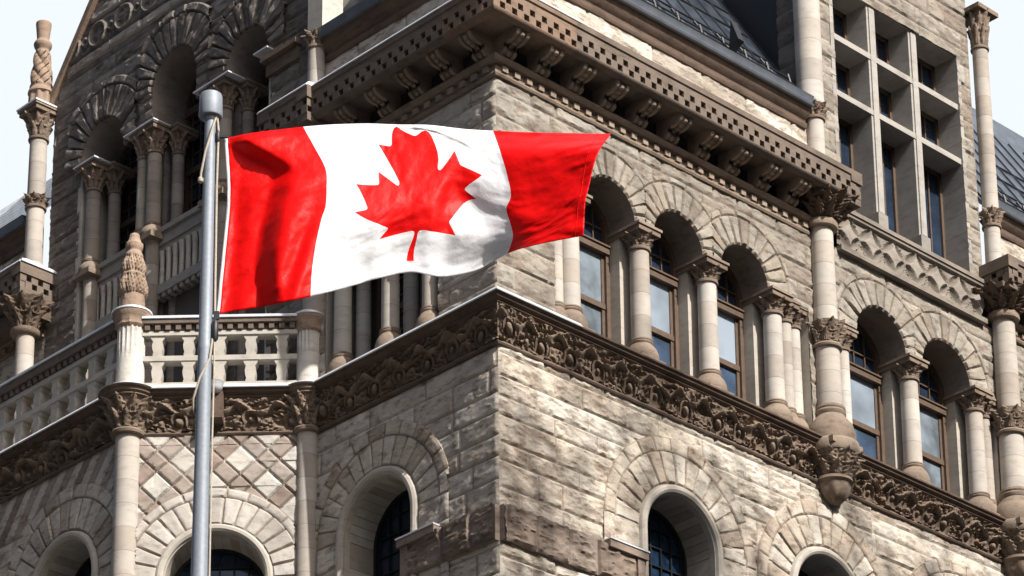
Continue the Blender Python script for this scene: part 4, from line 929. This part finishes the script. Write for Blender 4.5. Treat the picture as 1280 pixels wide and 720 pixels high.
# ------------------------------------------------------------------ gable on the left facade
GY = 9.35
def rake(y): return 11.14 + 1.31 * (4.08 - np.abs(y - GY))
GA = [(7.0, 8.95, 0.66), (9.36, 9.55, 0.72), (11.75, 8.95, 0.72)]
hl = [('rect', 6.3, 12.52, 0.9, 8.78)]
for y, z, r in GA: hl += [('arc', y, z, r + 0.08), ('rect', y - r - 0.05, y + r + 0.05, 8.7, z)]
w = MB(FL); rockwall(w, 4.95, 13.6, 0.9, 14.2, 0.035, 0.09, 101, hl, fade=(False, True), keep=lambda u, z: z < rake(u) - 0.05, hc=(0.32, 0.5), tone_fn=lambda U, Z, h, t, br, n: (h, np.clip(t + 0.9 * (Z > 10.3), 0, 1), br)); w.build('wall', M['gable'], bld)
for i, (y, z, r) in enumerate(GA):
    a = MB(FL); ring(a, y, z, r, r + 0.72, 0.05, 15, amp=0.13, seed=103 + i, clip=1.18); ring(a, y, z, r + 0.72, r + 0.92, 0.08, 12, amp=0.08, seed=110 + i, clip=1.18, tb=0.2)
    if z > 9:
        for sg in (-1, 1):
            p, q = sorted((y + sg * r, y + sg * 1.18)); rockwall(a, p, q, 8.8, z, 0.04, 0.09, 113 + sg, d=0.04, hc=(0.2, 0.26), ln=(0.5, 0.8)); a.lbox(p + 0.006, q - 0.006, -0.1, 0.035, 8.8, z - 0.002, 0.4)
    ar = a.build('arch', M['gable'], bld)
    sf = MB(FL); sf.soffit(y, z, r, 0.06, -0.9, 8.78, tone=0.5); sf.build('arch_soffit', M['soffit'], ar, 60)
    arch_window(FL, y, z, r, 6.4, -0.85, bld, 'dark', 'darkpane')
    # blind balustrade panel below the window
    b = MB(FL); y0, y1 = y - 0.95, y + 0.95
    b.lbox(y0, y1, -0.9, -0.17, 6.08, 6.42, 0.35); b.lbox(y0, y1, -0.9, -0.11, 6.34, 6.45, 0.5); b.lbox(y0, y1, -0.9, -0.21, 5.95, 6.1, 0.7); b.lbox(y0, y1, -0.9, -0.15, 4.98, 5.18, 0.6); b.lbox(y0, y1, -0.9, -0.36, 5.17, 5.96, 0.1)
    for k in range(10): b.lbox(y0 + 0.19 * k + 0.05, y0 + 0.19 * k + 0.14, -0.35, -0.17, 4.88, 4.99, 0.5)
    pn = b.build('balustrade_panel', M['dimsmooth'], bld, 0)
    for k in range(9):
        q = MB(FL); q.lathe(y0 + 0.1 + 0.211 * k, -0.25, [(0.065, 5.17), (0.06, 5.3), (0.055, 5.7), (0.075, 5.9), (0.09, 5.96)], n=12, tone=0.8); q.build('baluster', M['smooth'], pn)
    q = MB(FL); q.lbox(y0, y1, -0.95, -0.42, 0.9, 4.9); q.build('spandrel_panel', M['core'], bld, 0)
for y0, y1 in ((7.66, 8.64), (10.08, 11.03)):
    p = MB(FL); p.lbox(y0 + 0.06, y1 - 0.1, -0.95, -0.34, 0.9, 8.8, 0.5); p.build('pier', M['gable'], bld, 0)
for y0, y1 in ((6.2, 6.36), (12.46, 12.6)):
    p = MB(FL); p.lbox(y0, y1, -0.95, 0.03, 0.9, 8.8, 0.9); p.build('pier', M['smooth'], bld, 0)
def gcol(u, d, r):
    column(FL, u, d, r, 0.9, 6.35, bld, base=0.3, cap=0.0, mt='gshaft')
    column(FL, u, d, r, 6.3, 8.82, bld, base=0.3, cap=0.62, wide=1.75, abd=-0.8, mt='gshaft')
M['gshaft'] = stone('grey column drums', [(0.27, 0.245, 0.22), (0.33, 0.305, 0.275)], (0.2, 0.13, 0.1), mott=0.35, bs=0.2, bd=0.008, fleck=0.25, course=0.47)
for u, d, r in ((12.22, -0.1, 0.16), (12.0, -0.48, 0.14), (10.5, -0.08, 0.125), (10.15, -0.1, 0.155), (9.86, -0.48, 0.13), (8.2, -0.08, 0.125), (7.88, -0.1, 0.15), (7.62, -0.48, 0.13), (6.5, -0.45, 0.13)): gcol(u, d, r)
for y0, y1 in ((7.5, 8.5), (9.9, 10.8), (11.9, 12.52), (6.3, 6.6)):
    f = MB(FL); f.lbox(y0 - 0.06, y1 + 0.06, -0.5, 0.2, 8.80, 8.83); f.build('flashing', M['lead'], bld, 0)
ip = MB(FL); ip.lbox(5.35, 6.42, -0.3, 0.22, 8.5, 8.6, 0.3); ip.lbox(5.4, 6.36, -0.3, 0.12, 8.2, 8.5, 0.2); ip.build('impost', M['carved'], bld)
# medallion band and coping
bd = MB(FL); ul = np.linspace(5.4, 13.0, 330); zl = np.linspace(11.5, 12.28, 34); U, Z = np.meshgrid(ul, zl, indexing='xy')
x = np.mod(U - 9.35 + 0.45, 0.9) - 0.45; y = Z - 11.88; q = np.hypot(x, y)
h = 0.09 * np.exp(-((q - 0.27) / 0.05) ** 2) + 0.05 * np.exp(-(np.abs(x * y) / 0.008)) * (q < 0.22)
x2 = np.mod(U - 9.35, 0.9) - 0.45; h = np.maximum(h, 0.07 * np.exp(-(((np.abs(x2) + np.abs(y)) - 0.1) / 0.05) ** 2)); h = h + 0.03 * (fbm(U * 7, Z * 7) - 0.5)
uc = (U[:-1, :-1] + U[1:, 1:]) / 2; zc = (Z[:-1, :-1] + Z[1:, 1:]) / 2
bd.grid(FL.pts(U, 0.03 + h, Z), mask=zc < rake(uc) - 0.05, tone=np.clip(h * 9, 0, 1)); bd.build('medallion_band', M['gable'], bld, 60)
for z0, z1, d, tn in ((11.30, 11.5, 0.12, 1.0), (12.28, 12.5, 0.1, 0.9)):
    yy0 = GY - 4.08 + (z1 - 11.14) / 1.31 + 0.05
    c_ = MB(FL); rockwall(c_, yy0, 2 * GY - yy0, z0, z1, 0.035, 0.06, 120, d=d - 0.05, hc=(0.3, 0.4), fade=(True, True)); c_.lbox(yy0, 2 * GY - yy0, -0.1, d - 0.05, z0, z1, tn); c_.build('stone_band', M['smooth'], bld)
for sg in (-1, 1):
    c_ = MB(FL); pts_ = []
    for k in range(2):
        y = GY + sg * (4.28 if k == 0 else 0.0); z = rake(GY + sg * 4.28) if k == 0 else rake(GY)
        pts_.append((y, z))
    (ya, za), (yb, zb) = pts_; nz_ = 0.14
    P = []
    for (yy_, zz_) in pts_:
        for dd, dz in ((0.16, -0.10), (0.16, 0.16), (-0.4, 0.16), (-0.4, -0.10)): P.append(FL.pts(yy_, dd, zz_ + dz))
    c_.add(P, [(0, 1, 5, 4), (1, 2, 6, 5), (2, 3, 7, 6), (3, 0, 4, 7), (0, 1, 2, 3), (4, 5, 6, 7)], None, 0.2); c_.build('coping', M['finial'], bld, 0)
    roof_poly('roof', [(-0.05 + 0.1, GY + sg * 4.2, rake(GY + sg * 4.2)), (8, GY + sg * 4.2, rake(GY + sg * 4.2)), (8, GY, rake(GY)), (0.05, GY, rake(GY))], (0, GY, 11), (1, 0, 0), (0, -sg, 1.31))
# slim columns that flank the gable, pinnacle
column(FL, 4.76, 0.18, 0.17, 6.74, 8.36, bld, base=0, cap=0.34, wide=1.4, square=False)
u4 = MB(FL); u4.lbox(4.55, 4.98, -0.3, 0.22, 8.36, 10.4, 0.9); u4.lbox(4.5, 5.03, -0.35, 0.27, 10.4, 10.6, 0.6); u4.build('pier', M['smooth'], bld, 0)
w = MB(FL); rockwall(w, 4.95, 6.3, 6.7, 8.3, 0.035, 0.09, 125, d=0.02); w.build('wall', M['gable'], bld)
PY, PD = 13.8, 0.25
column(FL, PY, PD, 0.2, 6.74, 8.62, bld, base=0, cap=0.3, wide=1.3, square=False)
pc = column(FL, PY, PD, 0.195, 8.6, 10.72, bld, base=0, cap=0.75, wide=1.65)
f = MB(FL); f.lbox(PY - 0.36, PY + 0.36, PD - 0.36, PD + 0.36, 10.72, 10.76); f.build('flashing', M['lead'], bld, 0)
zz = np.array([10.76, 10.8, 11.1, 11.12, 11.18, 11.25, 11.32, 11.9, 12.12, 12.2, 12.3, 12.36, 12.42, 12.46, 12.86, 12.9, 12.9]); rr = np.array([.25, .25, .24, .28, .27, .23, .24, .19, .16, .14, .19, .2, .17, .13, .17, .165, .01])
zf = np.linspace(10.76, 12.9, 130); rf = np.interp(zf, zz, rr)
pn = MB(FL); pn.lathe(PY, PD, list(zip(rf, zf)) + [(0.01, 12.9)], n=90, disp=lambda TH, Z: (0.045 * (np.abs(np.sin(TH * 2 + Z * 7)) ** 0.8 - 0.55) - 0.04 * (np.abs(np.sin(TH * 4 - Z * 16)) < 0.25)) * ((Z > 11.3) & (Z < 12.15)) + 0.02 * np.cos(TH * 8) * ((Z > 10.8) & (Z < 11.1)), tone=0.5); pn.build('pinnacle', M['finial'], bld, 60)
# corner block of the far pavilion with its capital and column
cp = MB(FL); zz = np.linspace(5.32, 5.98, 32); tt = np.linspace(0, 1, 32)
cp.lathe(13.62, 0.5, list(zip(0.22 + 0.24 * tt ** 1.2, zz)), n=110, disp=leafy(8, 0.1, 5.32, 5.98), tone=0.1, cap=False); cp.lathe(13.62, 0.5, [(0.2, 5.14), (0.27, 5.18), (0.31, 5.24), (0.31, 5.3), (0.24, 5.33)], n=28, tone=0.6)
lc = column(FL, 13.6, 0.5, 0.2, 0.9, 5.2, bld, base=0.3, cap=0); cp.build('capital', M['carved'], lc)
q = MB(FL); q.lbox(13.36, 20, -0.4, 0.5, 5.6, 5.97, 0.1); q.build('bracket_block', M['carved'], bld, 0)
w = MB(FL); rockwall(w, 13.6, 20, 0.9, 5.7, 0.06, 0.06, 131, fade=(True, False)); w.build('wall', M['ashlar'], bld)

# ------------------------------------------------------------------ flagpole and flag
PX, PYY = -19.112, -16.287
rh = np.array([0.722, -0.692, 0.0]); fn = np.array([-0.692, -0.722, 0.0])
pole = thing('flagpole', 'tall grey metal flagpole with drum shaped cap and slack rope before the stone building', 'flagpole', loc=(PX, PYY, GZ))
def pp_(a, z, w=0.0): return np.array([PX, PYY, 0]) + rh * a + fn * w + np.array([0, 0, z])
def prt(mb, name, m, sm=35):
    o = mb.build(name, m, pole, sm); o.matrix_parent_inverse = Matrix.Translation((-PX, -PYY, -GZ)); return o
FP = Face((PX, PYY, 0), rh, fn)
s = MB(FP); s.lathe(0, 0, [(0.12, GZ), (0.115, -22), (0.079, -16.02), (0.082, -16.0), (0.082, -15.95), (0.076, -15.93), (0.073, -15), (0.0605, -13.02), (0.063, -13.0), (0.063, -12.96), (0.059, -12.94), (0.057, -12.4), (0.048, -10.7)], n=28); prt(s, 'pole', M['alu'])
s = MB(FP); s.lathe(0, 0, [(0.10, -10.715), (0.106, -10.70), (0.10, -10.51), (0.093, -10.49), (0.02, -10.475)], n=28); s.lathe(0, 0, [(0.05, -10.76), (0.06, -10.74), (0.06, -10.72)], n=16); prt(s, 'truck_cap', M['alu'])
s = MB(); s.tube([pp_(0.055, -10.72, 0.03), pp_(0.03, -10.85, 0.07), pp_(-0.03, -11.1, 0.075), pp_(-0.066, -11.3, 0.05), pp_(-0.07, -11.36, 0.04)], 0.010)
s.tube([pp_(0.06, -10.72, 0.02), pp_(0.075, -10.86, 0.02), pp_(0.07, -11.4, 0.02), pp_(0.078, -12.5, 0.02), pp_(0.082, -12.72, 0.02), pp_(0.05, -13.1, 0.06), pp_(-0.03, -13.3, 0.085), pp_(-0.085, -13.48, 0.05), pp_(-0.09, -13.55, 0.0), pp_(-0.06, -13.6, -0.07)], 0.010)
s.tube([pp_(0.08, -12.72, 0.03), pp_(0.085, -13.2, 0.03), pp_(0.083, -13.8, 0.03), pp_(0.088, -16, 0.03), pp_(0.10, -24, 0.03)], 0.008); prt(s, 'halyard', M['rope'])
s = MB(FP); s.lathe(-0.07, 0.04, [(0.0, -11.40), (0.024, -11.38), (0.026, -11.35), (0.0, -11.32)], n=12); prt(s, 'knot', M['rope'])
s = MB(FP); s.lathe(0.085, 0.03, [(0.01, -12.93), (0.03, -12.9), (0.03, -12.75), (0.012, -12.72)], n=12); s.lbox(0.07, 0.12, 0.02, 0.04, -12.72, -12.64); prt(s, 'snap_hook', M['iron'])
s = MB(FP); s.lbox(0.05, 0.16, 0.005, 0.03, -10.93, -10.91); s.lathe(0.07, 0.02, [(0.01, -10.98), (0.022, -10.96), (0.022, -10.88), (0.01, -10.86)], n=10); prt(s, 'snap_hook', M['iron'])
s = MB(FP); s.lathe(0, 0, [(0.3, GZ + 0.12), (0.3, GZ + 0.3), (0.16, GZ + 0.5), (0.13, GZ + 0.55)], n=28); prt(s, 'base', M['alu'])

TBL = [[(0.149, -10.918), (0.397, -10.876), (0.611, -10.845), (0.816, -10.816), (1.089, -10.788), (1.376, -10.773), (1.65, -10.781), (1.91, -10.788), (2.214, -10.83), (2.482, -10.852), (2.815, -10.877), (3.165, -10.894), (3.518, -10.909)],
       [(0.166, -11.124), (0.425, -11.077), (0.67, -11.049), (0.922, -11.027), (1.183, -10.979), (1.433, -10.921), (1.632, -10.845), (1.862, -10.836), (2.237, -10.953), (2.547, -11.091), (2.842, -11.114), (3.132, -11.099), (3.409, -11.082)],
       [(0.182, -11.327), (0.443, -11.277), (0.714, -11.25), (1.022, -11.244), (1.287, -11.189), (1.501, -11.109), (1.698, -11.006), (1.982, -10.916), (2.309, -11.087), (2.603, -11.315), (2.883, -11.343), (3.119, -11.284), (3.357, -11.215)],
       [(0.186, -11.54), (0.445, -11.48), (0.719, -11.435), (1.036, -11.431), (1.371, -11.423), (1.582, -11.346), (1.787, -11.252), (2.085, -11.15), (2.3, -11.283), (2.633, -11.519), (2.91, -11.53), (3.117, -11.44), (3.328, -11.337)],
       [(0.173, -11.775), (0.432, -11.693), (0.703, -11.616), (1.032, -11.608), (1.392, -11.667), (1.634, -11.581), (1.827, -11.503), (2.039, -11.443), (2.224, -11.473), (2.593, -11.647), (2.91, -11.668), (3.108, -11.569), (3.302, -11.459)],
       [(0.157, -12.011), (0.412, -11.921), (0.679, -11.823), (0.991, -11.765), (1.345, -11.817), (1.615, -11.759), (1.831, -11.708), (2.051, -11.678), (2.275, -11.695), (2.627, -11.791), (2.904, -11.773), (3.093, -11.675), (3.275, -11.569)],
       [(0.141, -12.243), (0.396, -12.159), (0.655, -12.075), (0.944, -12.026), (1.277, -11.984), (1.564, -11.918), (1.804, -11.895), (2.076, -11.895), (2.344, -11.901), (2.648, -11.905), (2.891, -11.854), (3.076, -11.769), (3.263, -11.683)],
       [(0.127, -12.45), (0.386, -12.389), (0.645, -12.327), (0.917, -12.275), (1.219, -12.197), (1.503, -12.114), (1.757, -12.08), (2.054, -12.107), (2.346, -12.081), (2.632, -11.991), (2.863, -11.923), (3.057, -11.863), (3.257, -11.803)],
       [(0.115, -12.645), (0.38, -12.602), (0.642, -12.552), (0.91, -12.49), (1.184, -12.413), (1.467, -12.321), (1.756, -12.26), (2.027, -12.303), (2.315, -12.247), (2.602, -12.081), (2.828, -12.012), (3.034, -11.969), (3.249, -11.929)]]
TBL = np.array(TBL)
def cr(P, t):
    """Catmull-Rom through rows of P at t in [0,1]"""
    n = len(P) - 1; x = np.clip(t * n, 0, n - 1e-9); i = x.astype(int); f = (x - i)[:, None]
    Pe = np.concatenate([[2 * P[0] - P[1]], P, [2 * P[-1] - P[-2]]]); p0, p1, p2, p3 = Pe[i], Pe[i + 1], Pe[i + 2], Pe[i + 3]
    return 0.5 * (2 * p1 + (p2 - p0) * f + (2 * p0 - 5 * p1 + 4 * p2 - p3) * f ** 2 + (3 * p1 - p0 - 3 * p2 + p3) * f ** 3)
def flag_pos(S, T):
    rows = np.stack([cr(TBL[k], S) for k in range(len(TBL))])
    out = np.zeros((len(S), 2)); nr = len(TBL) - 1; x = np.clip(T * nr, 0, nr - 1e-9); i = x.astype(int); f = (x - i)[:, None]
    Pe = np.concatenate([[2 * rows[0] - rows[1]], rows, [2 * rows[-1] - rows[-2]]]); ar = np.arange(len(S))
    p0, p1, p2, p3 = Pe[i, ar], Pe[i + 1, ar], Pe[i + 2, ar], Pe[i + 3, ar]
    AZ = 0.5 * (2 * p1 + (p2 - p0) * f + (2 * p0 - 5 * p1 + 4 * p2 - p3) * f ** 2 + (3 * p1 - p0 - 3 * p2 + p3) * f ** 3)
    a = AZ[:, 0]
    # billow towards (+) and away from (-) the viewer
    g = lambda c_, w_: np.exp(-((S - c_) / w_) ** 2)
    c1 = 0.025 + 0.115 * sstep(0.0, 0.28, T) + 0.012 * np.sin(T * 7); am = 0.13 + 0.09 * sstep(0.25, 0.5, T); w = am * sstep(-0.04, 0.035, S - c1) - am * sstep(0.035, 0.40, S - c1) - 0.05 * g(0.02, 0.03) * sstep(0.2, 0.5, T)
    w = w + 0.022 * np.sin(S * 75 + T * 9 + 3 * fbm(S * 5, T * 4, 2)) * g(0.21, 0.05) * sstep(0.35, 0.7, T) + 0.02 * (np.abs(np.sin(T * 9 - S * 14 + 2 * fbm(S * 6, T * 6, 2))) - 0.5) * g(0.98, 0.10) + 0.035 * (np.abs(np.sin(T * 42 + S * 22 + 4 * fbm(S * 9, T * 9, 2))) - 0.5) * g(0.96, 0.14) * sstep(0.28, 0.06, T) - 0.10 * sstep(0.16, 0.0, T) * sstep(0.72, 0.95, S)
    w = w - 0.17 * sstep(0.6 + 0.12 * np.sin(S * 11), 1.02, T) * sstep(0.28, 0.42, S) * sstep(0.85, 0.7, S) + 0.06 * g(0.5, 0.12) * sstep(0.2, 0.6, T)
    w = w + 0.05 * np.exp(-((S - 0.30 - 0.12 * T) / 0.03) ** 2) * sstep(0.45, 0.9, T) - 0.07 * sstep(-0.03, 0.03, S - 0.62 - 0.06 * np.cos(4 * T)) * sstep(0.35, 0.6, T) * sstep(0.8, 0.68, S)
    w = w + 0.34 * np.clip(S - 0.74, 0, 1) / 0.26 - 0.05 * g(0.70, 0.06) * sstep(0.3, 0.7, T)
    w = w - 0.22 * sstep(0.13, 0.0, T) * sstep(0.25, 0.5, S) - 0.05 * sstep(0.05, 0, T)
    cre = lambda p, q, s_: np.abs(2 * fbm(p, q, 3) - 1)
    w = w + 0.05 * (fbm(S * 8 + T * 4, T * 4 - S * 5, 4) - 0.5) + 0.02 * (cre(S * 7 + T * 6, T * 3 - S * 2, 1) - 0.3) * (g(0.1, 0.15) + g(0.95, 0.15) + 0.3)
    return np.array([PX, PYY, 0])[None] + a[:, None] * rh + w[:, None] * fn + np.stack([0 * a, 0 * a, AZ[:, 1] - 0.53 * w], 1)
leaf = [(4890, 4430)]
for dx, dy in [(-45, -863), (24, -74), (87, -24), (859, 151), (-116, -320), (2, -41), (18, -32), (941, -762), (-212, -99), (-36, -34), (2, -45), (186, -572), (-542, 115), (-43, -6), (-30, -32), (-105, -247), (-423, 454), (-50, 18), (-46, -24), (-15, -51), (204, -1052), (-327, 189), (-50, 4), (-41, -31), (-332, -652)]:
    leaf.append((leaf[-1][0] + dx, leaf[-1][1] + dy))
leaf = leaf + [(9600 - x, y) for x, y in leaf[::-1][1:]]
leaf = np.array(leaf, float) / np.array([9600, 4800])
lx = [leaf[0]]
for a, b in zip(leaf, np.roll(leaf, -1, axis=0)):            # finer outline so that it bends with the cloth
    k = max(1, int(np.hypot((b[0] - a[0]) * 2, b[1] - a[1]) / 0.03))
    lx += [a + (b - a) * j / k for j in range(1, k + 1)]
lx = np.array(lx[:-1])
def inpoly(x, y, P):
    r = np.zeros(len(x), bool); j = len(P) - 1
    for i in range(len(P)):
        c_ = ((P[i][1] > y) != (P[j][1] > y)) & (x < (P[j][0] - P[i][0]) * (y - P[i][1]) / (P[j][1] - P[i][1] + 1e-12) + P[i][0]); r ^= c_; j = i
    return r
gs, gt = np.meshgrid(np.linspace(0, 1, 161), np.linspace(0, 1, 81), indexing='ij')
gp = np.stack([gs.ravel(), gt.ravel()], 1)
dmin = np.min(np.hypot((gp[:, None, 0] - lx[None, :, 0]) * 2, gp[:, None, 1] - lx[None, :, 1]), axis=1)
gp = gp[dmin > 0.007]
allp = np.vstack([lx, gp]); ne = len(lx)
res = delaunay_2d_cdt([Vector((p[0] * 2, p[1])) for p in allp], [(i, (i + 1) % ne) for i in range(ne)], [], 0, 1e-6)
fv = np.array([(v[0] / 2, v[1]) for v in res[0]]); ff = [tuple(f) for f in res[2]]
cen = np.array([fv[list(f)].mean(0) for f in ff])
isred = (cen[:, 0] < 0.25) | (cen[:, 0] > 0.75) | inpoly(cen[:, 0], cen[:, 1], lx)
P3 = flag_pos(fv[:, 0].copy(), fv[:, 1].copy())
fm = MB(); fm.add(P3, None, np.array(ff)); flag = fm.build('flag', [M['white'], M['red']], None, 180)
flag.data.polygons.foreach_set('material_index', isred.astype(np.int32)); flag.data.update()
sol = flag.modifiers.new('thickness', 'SOLIDIFY'); sol.thickness = 0.003; sol.offset = 0
tag(flag, 'red and white maple leaf flag blowing out from the flagpole', 'flag')
hm = MB(); tt = np.linspace(0, 1, 60)
for sv in (0.972,): hm.tube(flag_pos(0 * tt + sv, tt) + fn * 0.002, 0.0035, 5)
hm.build('fly_hem', M['red'], flag)
hs = MB(); tt = np.linspace(0, 1, 30); e = flag_pos(0 * tt, tt); hs.tube(e - rh * 0.012, 0.014, 8); hs.build('hoist_band', M['white'], flag)
